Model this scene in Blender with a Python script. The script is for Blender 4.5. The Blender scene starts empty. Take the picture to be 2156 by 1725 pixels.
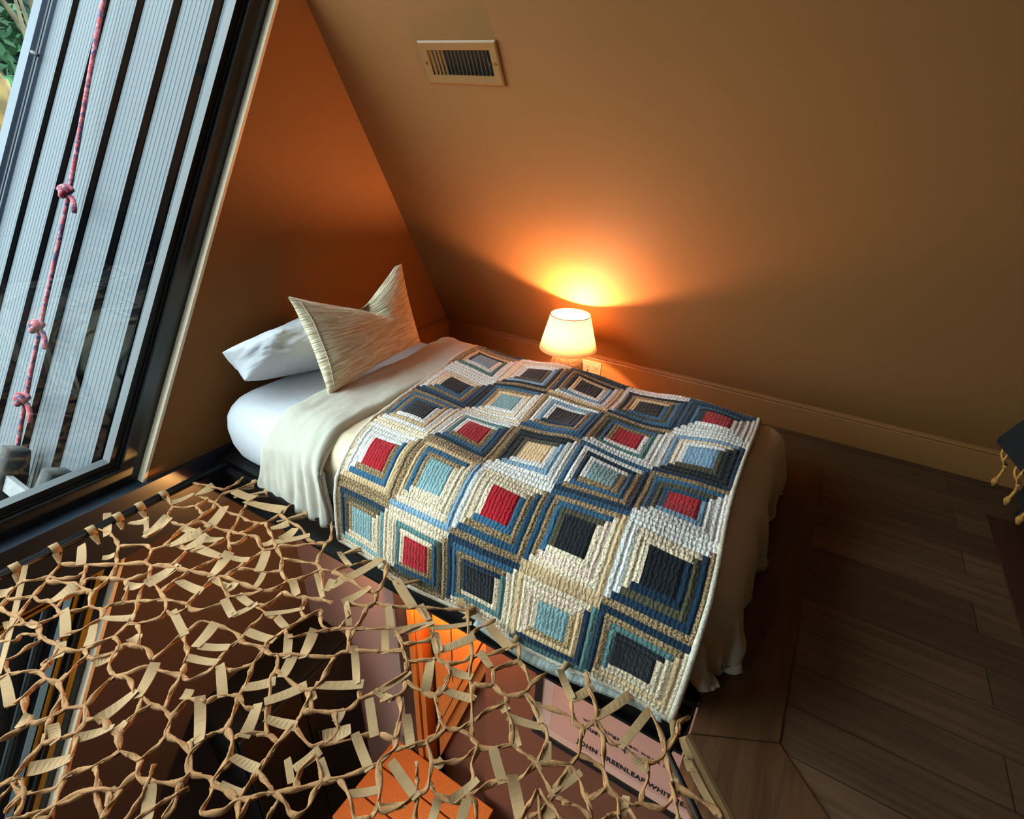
import bpy, bmesh, math, random
import numpy as np
from mathutils import Vector, Matrix, noise as mnoise

random.seed(7)
SC = bpy.context.scene
COL = SC.collection

# ------------------------------------------------------------------ camera
# world: X runs along the sloped wall, Y towards it, Z up, loft floor at z = 0
CAM_H = 1.18
def look(yaw, pitch, roll):
    f = Vector((math.cos(yaw) * math.cos(pitch), math.sin(yaw) * math.cos(pitch), -math.sin(pitch)))
    r = f.cross(Vector((0, 0, 1))).normalized()
    u = r.cross(f)
    r2 = math.cos(roll) * r + math.sin(roll) * u
    u2 = -math.sin(roll) * r + math.cos(roll) * u
    return Matrix(((r2.x, u2.x, -f.x), (r2.y, u2.y, -f.y), (r2.z, u2.z, -f.z)))
cam_d = bpy.data.cameras.new('camera')
cam = bpy.data.objects.new('camera', cam_d)
COL.objects.link(cam)
cam.matrix_world = Matrix.Translation((0, 0, CAM_H)) @ look(math.radians(120.769), math.radians(27.885), math.radians(1.945)).to_4x4()
cam_d.sensor_fit = 'HORIZONTAL'
cam_d.sensor_width = 36
cam_d.lens = 1110.5 / 2156 * 36
cam_d.clip_start = 0.02
SC.camera = cam

# ------------------------------------------------------------------ world light, exposure
W = bpy.data.worlds.new('sky')
SC.world = W
W.use_nodes = True
bg = W.node_tree.nodes['Background']
bg.inputs[0].default_value = (0.80, 0.90, 1.0, 1)
bg.inputs[1].default_value = 11.5
SC.view_settings.view_transform = 'Standard'
SC.view_settings.look = 'None'
SC.view_settings.exposure = 0.0
SC.view_settings.gamma = 1
SC.view_settings.use_curve_mapping = False
SC.cycles.max_bounces = 8
SC.cycles.diffuse_bounces = 5
SC.cycles.transparent_max_bounces = 12
SC.cycles.caustics_reflective = False
SC.cycles.caustics_refractive = False
SC.cycles.sample_clamp_indirect = 6
SC.cycles.use_denoising = True

LAMP_W = 52.0       # bedside lamp bulb
DOWN_W = 30.0        # wall sconce on the floor below
FILL_W = 0.0

# ------------------------------------------------------------------ materials
def lin(c):
    return tuple(((v / 255) / 12.92 if v / 255 <= 0.04045 else ((v / 255 + 0.055) / 1.055) ** 2.4) for v in c)

def mat(name, rgb, rough=0.6, metal=0.0, var=0.12, vscale=6.0, bump=0.0, bscale=60.0, spec=0.5, stretch=None, detail=4.0, sheen=0.0):
    """procedural principled material: base colour with a noise variation and noise bump, object coordinates"""
    m = bpy.data.materials.new(name)
    m.use_nodes = True
    nt = m.node_tree
    b = nt.nodes['Principled BSDF']
    b.inputs['Roughness'].default_value = rough
    b.inputs['Metallic'].default_value = metal
    b.inputs['Specular IOR Level'].default_value = spec
    if sheen:
        b.inputs['Sheen Weight'].default_value = sheen
    tc = nt.nodes.new('ShaderNodeTexCoord')
    src = tc.outputs['Object']
    if stretch:
        mp = nt.nodes.new('ShaderNodeMapping')
        mp.inputs['Scale'].default_value = stretch
        nt.links.new(src, mp.inputs[0])
        src = mp.outputs[0]
    n = nt.nodes.new('ShaderNodeTexNoise')
    n.inputs['Scale'].default_value = vscale
    n.inputs['Detail'].default_value = detail
    nt.links.new(src, n.inputs['Vector'])
    cr = nt.nodes.new('ShaderNodeValToRGB')
    c = lin(rgb)
    cr.color_ramp.elements[0].position = 0.3
    cr.color_ramp.elements[1].position = 0.7
    cr.color_ramp.elements[0].color = (*[v * (1 - var) for v in c], 1)
    cr.color_ramp.elements[1].color = (*[min(1, v * (1 + var)) for v in c], 1)
    nt.links.new(n.outputs['Fac'], cr.inputs[0])
    nt.links.new(cr.outputs[0], b.inputs['Base Color'])
    if bump:
        n2 = nt.nodes.new('ShaderNodeTexNoise')
        n2.inputs['Scale'].default_value = bscale
        n2.inputs['Detail'].default_value = 5
        nt.links.new(src, n2.inputs['Vector'])
        bp = nt.nodes.new('ShaderNodeBump')
        bp.inputs['Strength'].default_value = bump
        bp.inputs['Distance'].default_value = 0.01
        nt.links.new(n2.outputs['Fac'], bp.inputs['Height'])
        nt.links.new(bp.outputs[0], b.inputs['Normal'])
    return m

M = {}
M['wall'] = mat('wall_paint', (142, 94, 52), 0.75, var=0.03, vscale=2, bump=0.05, bscale=180, spec=0.2)
M['trim'] = mat('trim_paint', (146, 97, 54), 0.45, var=0.03, vscale=3, spec=0.4)
M['reveal'] = mat('jamb_wood', (240, 220, 190), 0.5, var=0.06, vscale=8, stretch=(8, 8, 1))
M['frame'] = mat('black_aluminium', (22, 23, 26), 0.28, metal=0.0, var=0.1, spec=0.6)
M['sashm'] = mat('sash_aluminium', (30, 32, 36), 0.4, var=0.1, spec=0.2)
M['reflection_strip'] = mat('ochre_reflection', (150, 118, 44), 0.4, var=0.1, spec=0.4)
M['ledge'] = mat('ledge_aluminium', (38, 46, 58), 0.25, var=0.1, spec=0.9)
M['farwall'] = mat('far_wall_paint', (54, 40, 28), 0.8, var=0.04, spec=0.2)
M['steel'] = mat('black_steel', (16, 17, 19), 0.38, var=0.15, vscale=14, spec=0.5)
M['gasket'] = mat('gasket_rubber', (10, 10, 11), 0.6)
M['lowwall'] = mat('lower_wall_paint', (80, 64, 59), 0.8, var=0.04, vscale=2, spec=0.2)
M['lowwall2'] = mat('lower_wall_terracotta', (122, 70, 50), 0.8, var=0.12, vscale=5, spec=0.2)
M['pinkwall'] = mat('lower_wall_pink', (186, 140, 126), 0.7, var=0.03, spec=0.2)
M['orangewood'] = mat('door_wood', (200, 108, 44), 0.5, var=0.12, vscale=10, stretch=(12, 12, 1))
M['darkwood'] = mat('dark_wood', (70, 44, 32), 0.5, var=0.2, vscale=9, stretch=(10, 10, 1))
M['black'] = mat('black_lacquer', (14, 14, 15), 0.5, var=0.1)
M['brass'] = mat('brass', (150, 115, 70), 0.3, metal=1.0)
M['sheet'] = mat('white_cotton', (202, 202, 208), 0.85, var=0.02, vscale=3, bump=0.25, bscale=22, spec=0.15, sheen=0.2)
M['fold'] = mat('linen_sheet', (188, 181, 166), 0.85, var=0.05, vscale=5, bump=0.3, bscale=26, spec=0.15, sheen=0.2)
M['duvet'] = mat('duvet_cotton', (234, 214, 182), 0.85, var=0.03, vscale=3, bump=0.25, bscale=18, spec=0.15, sheen=0.2)
M['binding'] = mat('quilt_binding', (206, 192, 172), 0.85, var=0.25, vscale=160, bump=0.3, bscale=120)
M['cord'] = mat('net_webbing', (172, 124, 82), 0.8, var=0.16, vscale=30, bump=0.3, bscale=140, spec=0.2)
M['strap'] = mat('net_strap', (170, 134, 94), 0.75, var=0.1, vscale=18, bump=0.15, bscale=240, spec=0.25)
M['metalroof'] = mat('roof_metal', (68, 73, 78), 0.5, metal=0.0, var=0.02, vscale=3, stretch=(6, 1, 1), spec=0.12)
M['rooftrim'] = mat('roof_trim_metal', (46, 54, 66), 0.45, var=0.05, spec=0.12)
M['batten'] = mat('roof_batten', (5, 5, 6), 0.7, spec=0.0)
M['ladderwood'] = mat('weathered_log', (36, 36, 35), 0.85, var=0.35, vscale=12, bump=0.6, bscale=30, stretch=(1, 1, 1))
M['ladderrung'] = mat('pale_board', (116, 114, 114), 0.8, var=0.12, vscale=14, bump=0.3)
M['bark'] = mat('mossy_bark', (88, 68, 26), 0.95, var=0.5, vscale=9, bump=0.9, bscale=14)
M['twig'] = mat('twig_bark', (74, 66, 46), 0.95, var=0.4, vscale=9, bump=0.6, bscale=18)
M['leaf'] = mat('leaf_green', (34, 72, 42), 0.7, var=0.45, vscale=2.2, spec=0.3)
M['leaf2'] = mat('leaf_light', (66, 104, 58), 0.7, var=0.35, vscale=2.6, spec=0.3)
M['leaf3'] = mat('leaf_deep', (14, 48, 36), 0.7, var=0.4, vscale=2.0, spec=0.3)
M['ground'] = mat('forest_ground', (56, 70, 42), 0.95, var=0.4, vscale=1.5, bump=0.5, bscale=6)
M['deckwood'] = mat('deck_boards', (62, 62, 50), 0.85, var=0.25, vscale=6, stretch=(1, 10, 1))
M['vent'] = mat('vent_enamel', (146, 102, 60), 0.4, var=0.03, spec=0.4)
M['louver'] = mat('louver_enamel_shaded', (92, 74, 52), 0.45, var=0.03)  # darker than the vent frame: shade between the louvers put into the colour
M['ventdark'] = mat('vent_cavity', (8, 8, 9), 0.9)
M['screw'] = mat('screw_steel', (140, 110, 76), 0.35, metal=0.8)
M['outlet'] = mat('outlet_plastic', (150, 132, 106), 0.4, var=0.02, spec=0.5)
M['slot'] = mat('outlet_slot', (30, 24, 20), 0.7)
M['stone'] = mat('rough_stoneware', (104, 80, 58), 0.9, var=0.4, vscale=60, bump=0.8, bscale=70)
M['navy'] = mat('navy_cloth', (7, 7, 12), 0.9, var=0.25, vscale=30, bump=0.4, bscale=120)
M['tassel'] = mat('ochre_yarn', (196, 140, 62), 0.9, var=0.2, vscale=80, bump=0.5, bscale=200)
M['poster'] = mat('poster_card', (214, 152, 134), 0.7, var=0.02, spec=0.3)
M['mount'] = mat('poster_mount', (224, 168, 148), 0.6, var=0.02, spec=0.4)
M['ink'] = mat('black_ink', (22, 16, 14), 0.7)
M['lining'] = mat('quilt_lining', (178, 186, 180), 0.85, var=0.4, vscale=70, bump=0.35, bscale=140, stretch=(1.6, 0.2, 0.2))
M['cork'] = mat('pale_edge_wood', (92, 66, 38), 0.5, var=0.1, vscale=12)

def wood_floor():
    m = bpy.data.materials.new('plank_floor')
    m.use_nodes = True
    nt = m.node_tree
    b = nt.nodes['Principled BSDF']
    b.inputs['Roughness'].default_value = 0.5
    b.inputs['Specular IOR Level'].default_value = 0.35
    tc = nt.nodes.new('ShaderNodeTexCoord')
    br = nt.nodes.new('ShaderNodeTexBrick')
    br.offset = 0.37
    br.inputs['Scale'].default_value = 1.0
    br.inputs['Brick Width'].default_value = 0.95
    br.inputs['Row Height'].default_value = 0.128
    br.inputs['Mortar Size'].default_value = 0.0014
    br.inputs['Mortar Smooth'].default_value = 0.2
    br.inputs['Bias'].default_value = 0.0
    br.inputs['Color1'].default_value = (*lin((86, 62, 46)), 1)
    br.inputs['Color2'].default_value = (*lin((112, 84, 62)), 1)
    br.inputs['Mortar'].default_value = (*lin((40, 30, 24)), 1)
    nt.links.new(tc.outputs['Object'], br.inputs['Vector'])
    mp = nt.nodes.new('ShaderNodeMapping')
    mp.inputs['Scale'].default_value = (1.4, 22, 1)
    nt.links.new(tc.outputs['Object'], mp.inputs[0])
    n = nt.nodes.new('ShaderNodeTexNoise')
    n.inputs['Scale'].default_value = 2.2
    n.inputs['Detail'].default_value = 7
    n.inputs['Distortion'].default_value = 0.6
    nt.links.new(mp.outputs[0], n.inputs['Vector'])
    cr = nt.nodes.new('ShaderNodeValToRGB')
    cr.color_ramp.elements[0].position = 0.3
    cr.color_ramp.elements[1].position = 0.72
    cr.color_ramp.elements[0].color = (0.55, 0.52, 0.5, 1)
    cr.color_ramp.elements[1].color = (1.15, 1.12, 1.08, 1)
    nt.links.new(n.outputs['Fac'], cr.inputs[0])
    mx = nt.nodes.new('ShaderNodeMix')
    mx.data_type = 'RGBA'
    mx.blend_type = 'MULTIPLY'
    mx.inputs[0].default_value = 1
    nt.links.new(br.outputs['Color'], mx.inputs[6])
    nt.links.new(cr.outputs[0], mx.inputs[7])
    nt.links.new(mx.outputs[2], b.inputs['Base Color'])
    bp = nt.nodes.new('ShaderNodeBump')
    bp.inputs['Strength'].default_value = 0.25
    bp.inputs['Distance'].default_value = 0.004
    nt.links.new(mx.outputs[2], bp.inputs['Height'])
    nt.links.new(bp.outputs[0], b.inputs['Normal'])
    return m
M['planks'] = wood_floor()
M['board'] = mat('border_board', (84, 54, 32), 0.5, var=0.3, vscale=3, stretch=(9, 1, 1), bump=0.15, bscale=9, spec=0.35, detail=7)
M['board2'] = mat('red_brown_board', (74, 42, 32), 0.5, var=0.25, vscale=3, stretch=(9, 1, 1), bump=0.15, bscale=9, spec=0.35)

def glass_mat():
    m = bpy.data.materials.new('window_glass')
    m.use_nodes = True
    nt = m.node_tree
    nt.nodes.clear()
    o = nt.nodes.new('ShaderNodeOutputMaterial')
    mix = nt.nodes.new('ShaderNodeMixShader')
    t = nt.nodes.new('ShaderNodeBsdfTransparent')
    t.inputs[0].default_value = (0.90, 0.96, 0.93, 1)
    g = nt.nodes.new('ShaderNodeBsdfGlossy')
    g.inputs['Roughness'].default_value = 0.0
    # Schlick reflectance from the facing angle, the same on both faces of the pane
    ge = nt.nodes.new('ShaderNodeNewGeometry')
    dt = nt.nodes.new('ShaderNodeVectorMath')
    dt.operation = 'DOT_PRODUCT'
    nt.links.new(ge.outputs['Incoming'], dt.inputs[0])
    nt.links.new(ge.outputs['Normal'], dt.inputs[1])
    src = dt.outputs['Value']
    for op, v in (('ABSOLUTE', None), ('SUBTRACT', 1.0), ('POWER', 5.0), ('MULTIPLY_ADD', 0.95)):
        mt = nt.nodes.new('ShaderNodeMath')
        mt.operation = op
        if op == 'SUBTRACT':
            mt.inputs[0].default_value = v
            nt.links.new(src, mt.inputs[1])
        else:
            nt.links.new(src, mt.inputs[0])
            if v is not None:
                mt.inputs[1].default_value = v
            if op == 'MULTIPLY_ADD':
                mt.inputs[2].default_value = 0.045
        src = mt.outputs[0]
    nt.links.new(src, mix.inputs[0])
    nt.links.new(t.outputs[0], mix.inputs[1])
    nt.links.new(g.outputs[0], mix.inputs[2])
    nt.links.new(mix.outputs[0], o.inputs[0])
    return m
M['glass'] = glass_mat()

def shade_mat():
    m = bpy.data.materials.new('lamp_shade_fabric')
    m.use_nodes = True
    nt = m.node_tree
    nt.nodes.clear()
    o = nt.nodes.new('ShaderNodeOutputMaterial')
    mix = nt.nodes.new('ShaderNodeMixShader')
    mix.inputs[0].default_value = 0.45
    d = nt.nodes.new('ShaderNodeBsdfDiffuse')
    d.inputs[0].default_value = (0.85, 0.72, 0.55, 1)
    t = nt.nodes.new('ShaderNodeBsdfTranslucent')
    t.inputs[0].default_value = (0.9, 0.78, 0.6, 1)
    nz = nt.nodes.new('ShaderNodeTexNoise')
    nz.inputs['Scale'].default_value = 180
    bp = nt.nodes.new('ShaderNodeBump')
    bp.inputs['Strength'].default_value = 0.15
    bp.inputs['Distance'].default_value = 0.002
    nt.links.new(nz.outputs['Fac'], bp.inputs['Height'])
    nt.links.new(bp.outputs[0], d.inputs['Normal'])
    nt.links.new(d.outputs[0], mix.inputs[1])
    nt.links.new(t.outputs[0], mix.inputs[2])
    nt.links.new(mix.outputs[0], o.inputs[0])
    return m
M['shade'] = shade_mat()

def emit_mat(name, rgb, s):
    m = bpy.data.materials.new(name)
    m.use_nodes = True
    b = m.node_tree.nodes['Principled BSDF']
    b.inputs['Base Color'].default_value = (*rgb, 1)
    b.inputs['Emission Color'].default_value = (*rgb, 1)
    b.inputs['Emission Strength'].default_value = s
    return m
M['bulb'] = emit_mat('bulb_glow', (1.0, 0.62, 0.25), 30)

def quilt_mat():
    m = bpy.data.materials.new('quilt_patchwork')
    m.use_nodes = True
    nt = m.node_tree
    b = nt.nodes['Principled BSDF']
    b.inputs['Roughness'].default_value = 0.9
    b.inputs['Specular IOR Level'].default_value = 0.1
    b.inputs['Sheen Weight'].default_value = 0.15
    at = nt.nodes.new('ShaderNodeAttribute')
    at.attribute_name = 'patch'
    uv = nt.nodes.new('ShaderNodeTexCoord')
    # printed specks: strength kept in the attribute's alpha
    v = nt.nodes.new('ShaderNodeTexNoise')
    v.inputs['Scale'].default_value = 210
    v.inputs['Detail'].default_value = 2
    nt.links.new(uv.outputs['UV'], v.inputs['Vector'])
    cr = nt.nodes.new('ShaderNodeValToRGB')
    cr.color_ramp.elements[0].position = 0.40
    cr.color_ramp.elements[1].position = 0.56
    cr.color_ramp.elements[0].color = (0.16, 0.13, 0.12, 1)
    cr.color_ramp.elements[1].color = (1.25, 1.22, 1.15, 1)
    nt.links.new(v.outputs['Fac'], cr.inputs[0])
    mul = nt.nodes.new('ShaderNodeMix')
    mul.data_type = 'RGBA'
    mul.blend_type = 'MULTIPLY'
    nt.links.new(at.outputs['Alpha'], mul.inputs[0])
    nt.links.new(at.outputs['Color'], mul.inputs[6])
    nt.links.new(cr.outputs[0], mul.inputs[7])
    nt.links.new(mul.outputs[2], b.inputs['Base Color'])
    # puckered stitching
    n2 = nt.nodes.new('ShaderNodeTexNoise')
    n2.inputs['Scale'].default_value = 62
    n2.inputs['Detail'].default_value = 3
    nt.links.new(uv.outputs['UV'], n2.inputs['Vector'])
    wv = nt.nodes.new('ShaderNodeTexWave')
    wv.inputs['Scale'].default_value = 26
    wv.inputs['Distortion'].default_value = 5
    wv.inputs['Detail'].default_value = 2
    wv.inputs['Detail Scale'].default_value = 2.5
    nt.links.new(uv.outputs['UV'], wv.inputs['Vector'])
    ad = nt.nodes.new('ShaderNodeMath')
    ad.operation = 'MULTIPLY_ADD'
    ad.inputs[1].default_value = 0.35
    nt.links.new(wv.outputs['Fac'], ad.inputs[0])
    nt.links.new(n2.outputs['Fac'], ad.inputs[2])
    bp = nt.nodes.new('ShaderNodeBump')
    bp.inputs['Strength'].default_value = 0.55
    bp.inputs['Distance'].default_value = 0.008
    nt.links.new(ad.outputs[0], bp.inputs['Height'])
    nt.links.new(bp.outputs[0], b.inputs['Normal'])
    return m
M['quilt'] = quilt_mat()

def pleat_mat():
    m = bpy.data.materials.new('cushion_pleated_cotton')
    m.use_nodes = True
    nt = m.node_tree
    b = nt.nodes['Principled BSDF']
    b.inputs['Roughness'].default_value = 0.85
    b.inputs['Specular IOR Level'].default_value = 0.2
    uv = nt.nodes.new('ShaderNodeTexCoord')
    mp = nt.nodes.new('ShaderNodeMapping')
    mp.inputs['Scale'].default_value = (6.5, 46, 1)
    nt.links.new(uv.outputs['UV'], mp.inputs[0])
    n = nt.nodes.new('ShaderNodeTexNoise')
    n.inputs['Scale'].default_value = 1.0
    n.inputs['Detail'].default_value = 1.6
    n.inputs['Distortion'].default_value = 0.9
    nt.links.new(mp.outputs[0], n.inputs['Vector'])
    cr = nt.nodes.new('ShaderNodeValToRGB')
    cr.color_ramp.elements[0].position = 0.36
    cr.color_ramp.elements[1].position = 0.6
    cr.color_ramp.elements[0].color = (*lin((204, 180, 140)), 1)
    cr.color_ramp.elements[1].color = (*lin((240, 226, 198)), 1)
    nt.links.new(n.outputs['Fac'], cr.inputs[0])
    nt.links.new(cr.outputs[0], b.inputs['Base Color'])
    bp = nt.nodes.new('ShaderNodeBump')
    bp.inputs['Strength'].default_value = 0.9
    bp.inputs['Distance'].default_value = 0.012
    nt.links.new(n.outputs['Fac'], bp.inputs['Height'])
    nt.links.new(bp.outputs[0], b.inputs['Normal'])
    return m
M['pleat'] = pleat_mat()

def rope_mat():
    m = bpy.data.materials.new('climbing_rope_sheath')
    m.use_nodes = True
    nt = m.node_tree
    b = nt.nodes['Principled BSDF']
    b.inputs['Roughness'].default_value = 0.7
    tc = nt.nodes.new('ShaderNodeTexCoord')
    v = nt.nodes.new('ShaderNodeTexVoronoi')
    v.inputs['Scale'].default_value = 85
    nt.links.new(tc.outputs['Object'], v.inputs['Vector'])
    cr = nt.nodes.new('ShaderNodeValToRGB')
    cr.color_ramp.interpolation = 'CONSTANT'
    e = cr.color_ramp.elements
    e[0].position = 0
    e[0].color = (*lin((142, 44, 52)), 1)
    e[1].position = 0.48
    e[1].color = (*lin((42, 34, 72)), 1)
    x = e.new(0.72)
    x.color = (*lin((150, 86, 96)), 1)
    sp = nt.nodes.new('ShaderNodeSeparateColor')
    nt.links.new(v.outputs['Color'], sp.inputs[0])
    nt.links.new(sp.outputs[0], cr.inputs[0])
    nt.links.new(cr.outputs[0], b.inputs['Base Color'])
    return m
M['rope'] = rope_mat()

# ------------------------------------------------------------------ mesh helpers
def link(name, me, m=None, parent=None, smooth=False):
    o = bpy.data.objects.new(name, me)
    COL.objects.link(o)
    if m is not None:
        me.materials.append(M[m] if isinstance(m, str) else m)
    if parent is not None:
        o.parent = parent
    if smooth:
        me.polygons.foreach_set('use_smooth', [True] * len(me.polygons))
    return o

def from_bm(name, bm, m, parent=None, smooth=False):
    me = bpy.data.meshes.new(name)
    bm.normal_update()
    bm.to_mesh(me)
    bm.free()
    return link(name, me, m, parent, smooth)

def tag(o, label, cat, group=None):
    o['label'] = label
    o['category'] = cat
    if group:
        o['group'] = group
    return o

def struct(o):
    o['kind'] = 'structure'
    return o

def empty(name, loc=(0, 0, 0)):
    o = bpy.data.objects.new(name, None)
    o.location = loc
    o.empty_display_size = 0.05
    COL.objects.link(o)
    return o

def inv(p, parent):
    """world point to the local frame of a parent that is only translated"""
    return Vector(p) - parent.location if parent is not None else Vector(p)

def add_box(bm, a, b):
    a, b = Vector(a), Vector(b)
    vs = [bm.verts.new((x, y, z)) for x in (a.x, b.x) for y in (a.y, b.y) for z in (a.z, b.z)]
    for f in ((0, 1, 3, 2), (4, 6, 7, 5), (0, 4, 5, 1), (2, 3, 7, 6), (0, 2, 6, 4), (1, 5, 7, 3)):
        bm.faces.new([vs[i] for i in f])
    return vs

def box(name, a, b, m, parent=None, bevel=0.0, seg=2):
    bm = bmesh.new()
    lo = [min(x, y) for x, y in zip(a, b)]
    hi = [max(x, y) for x, y in zip(a, b)]
    add_box(bm, inv(lo, parent), inv(hi, parent))
    bmesh.ops.recalc_face_normals(bm, faces=bm.faces)
    if bevel:
        bmesh.ops.bevel(bm, geom=bm.edges[:], offset=bevel, segments=seg, affect='EDGES', profile=0.6)
    return from_bm(name, bm, m, parent, smooth=False)

def add_prism(bm, poly, vec):
    """extrude a planar polygon (list of 3-D points) by vec"""
    vec = Vector(vec)
    a = [bm.verts.new(p) for p in poly]
    b = [bm.verts.new(Vector(p) + vec) for p in poly]
    bm.faces.new(a)
    bm.faces.new(b[::-1])
    n = len(a)
    for i in range(n):
        j = (i + 1) % n
        bm.faces.new((a[j], a[i], b[i], b[j]))

def prism(name, poly, vec, m, parent=None, bevel=0.0):
    bm = bmesh.new()
    add_prism(bm, [inv(p, parent) for p in poly], vec)
    bmesh.ops.recalc_face_normals(bm, faces=bm.faces)
    if bevel:
        bmesh.ops.bevel(bm, geom=bm.edges[:], offset=bevel, segments=2, affect='EDGES')
    return from_bm(name, bm, m, parent)

def smooth_path(pts, n=4, closed=False):
    pts = [Vector(p) for p in pts]
    if len(pts) < 3:
        k = max(2, n)
        return [pts[0].lerp(pts[1], i / k) for i in range(k + 1)]
    out = []
    m = len(pts)
    for i in range(m - 1):
        p0 = pts[i - 1] if i else pts[0] * 2 - pts[1]
        p1, p2 = pts[i], pts[i + 1]
        p3 = pts[i + 2] if i + 2 < m else pts[-1] * 2 - pts[-2]
        for k in range(n):
            t = k / n
            out.append(0.5 * ((2 * p1) + (p2 - p0) * t + (2 * p0 - 5 * p1 + 4 * p2 - p3) * t * t + (3 * p1 - p0 - 3 * p2 + p3) * t ** 3))
    out.append(pts[-1])
    return out

def add_tube(bm, path, rad, sides=8, flat=1.0, twist=0.0, cap=True, up=(0, 0, 1)):
    """tube along path; rad a number or a function of 0..1; flat squashes the section, twist (rad per metre) turns it"""
    path = [Vector(p) for p in path]
    n = len(path)
    rings = []
    ref = Vector(up)
    dist = 0.0
    for i, p in enumerate(path):
        d = (path[min(i + 1, n - 1)] - path[max(i - 1, 0)])
        if d.length < 1e-9:
            d = Vector((1, 0, 0))
        d.normalize()
        if abs(d.dot(ref)) > 0.95:
            ref = Vector((1, 0, 0)) if abs(d.x) < 0.8 else Vector((0, 1, 0))
        s = d.cross(ref).normalized()
        u = s.cross(d)
        if i:
            dist += (p - path[i - 1]).length
        r = rad(i / (n - 1)) if callable(rad) else rad
        ring = []
        for k in range(sides):
            a = 2 * math.pi * k / sides
            x, y = r * math.cos(a), r * flat * math.sin(a)
            c, sn = math.cos(twist * dist), math.sin(twist * dist)
            x, y = x * c - y * sn, x * sn + y * c
            ring.append(bm.verts.new(p + s * x + u * y))
        rings.append(ring)
    for a, b in zip(rings, rings[1:]):
        for k in range(sides):
            j = (k + 1) % sides
            bm.faces.new((a[k], a[j], b[j], b[k]))
    if cap:
        bm.faces.new(rings[0][::-1])
        bm.faces.new(rings[-1])

def tube(name, path, rad, m, parent=None, sides=10, **kw):
    bm = bmesh.new()
    add_tube(bm, [inv(p, parent) for p in path], rad, sides, **kw)
    return from_bm(name, bm, m, parent, smooth=True)

def lathe(name, prof, m, parent=None, sides=40, centre=(0, 0, 0), closed=False):
    bm = bmesh.new()
    c = inv(centre, parent)
    rings = []
    for r, z in prof:
        rings.append([bm.verts.new((c.x + r * math.cos(2 * math.pi * k / sides), c.y + r * math.sin(2 * math.pi * k / sides), c.z + z)) for k in range(sides)])
    seq = list(zip(rings, rings[1:]))
    if closed:
        seq.append((rings[-1], rings[0]))
    for a, b in seq:
        for k in range(sides):
            j = (k + 1) % sides
            bm.faces.new((a[k], a[j], b[j], b[k]))
    if not closed:
        if prof[0][0] > 1e-4:
            bm.faces.new(rings[0][::-1])
        if prof[-1][0] > 1e-4:
            bm.faces.new(rings[-1])
    bmesh.ops.remove_doubles(bm, verts=bm.verts, dist=1e-6)
    bmesh.ops.recalc_face_normals(bm, faces=bm.faces)
    return from_bm(name, bm, m, parent, smooth=True)

def grid_mesh(name, P, m, parent=None, thick=0.0, uv=None, smooth=True, offset=-1):
    """P: (nu, nv, 3) array of points; optional solidify thickness"""
    nu, nv, _ = P.shape
    off = np.array(parent.location) if parent is not None else np.zeros(3)
    verts = (P.reshape(-1, 3) - off)
    i = np.arange(nu - 1)[:, None] * nv + np.arange(nv - 1)[None, :]
    F = np.stack([i, i + nv, i + nv + 1, i + 1], -1).reshape(-1, 4)
    me = bpy.data.meshes.new(name)
    me.from_pydata(verts.tolist(), [], F.tolist())
    if uv is not None:
        ul = me.uv_layers.new(name='UVMap')
        ul.data.foreach_set('uv', uv.reshape(-1, 2)[F.reshape(-1)].ravel())
    me.update()
    o = link(name, me, m, parent, smooth)
    if thick:
        s = o.modifiers.new('thickness', 'SOLIDIFY')
        s.thickness = thick
        s.offset = offset
    return o

def nz(x, y, z=0.0):
    return mnoise.noise(Vector((x, y, z)))


# ------------------------------------------------------------------ the shell
SL = 0.549                                   # slope of the A-frame walls, y per z
def wall_y(z): return 2.48 - SL * (z - 0.145)
def jamb_y(z): return 0.662 + 0.569 * z      # slanted edge of the gable glazing
GX = -1.965                                  # inner face of the gable wall
LOW = -2.5                                   # floor of the storey below
SN = Vector((0, 1, SL)).normalized()         # outward normal of the sloped wall

ZT = 4.55
struct(prism('wall_right', [(-2.12, wall_y(0.0), 0.0), (3.6, wall_y(0.0), 0.0), (3.6, wall_y(ZT), ZT), (-2.12, wall_y(ZT), ZT)], SN * 0.12, 'wall'))
def left_p(x, z): return (x, -2.5 + SL * z, z)
LN = Vector((0, -1, SL)).normalized()
SKY = (-1.75, -0.95, 0.55, 1.55)                  # roof window in the opposite slope: x0, x1, z0, z1
bm = bmesh.new()
for xa, xb, za, zb in ((-2.2, 3.6, 0, SKY[2]), (-2.2, 3.6, SKY[3], 4.6), (-2.2, SKY[0], SKY[2], SKY[3]), (SKY[1], 3.6, SKY[2], SKY[3])):
    add_prism(bm, [left_p(xa, za), left_p(xb, za), left_p(xb, zb), left_p(xa, zb)], LN * 0.12)
bmesh.ops.recalc_face_normals(bm, faces=bm.faces)
struct(from_bm('wall_left', bm, 'farwall'))
struct(prism('wall_back', [(3.6, -2.7, -0.2), (3.6, 2.7, -0.2), (3.6, 0.0, 4.75)], (0.1, 0, 0), 'farwall'))
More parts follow.
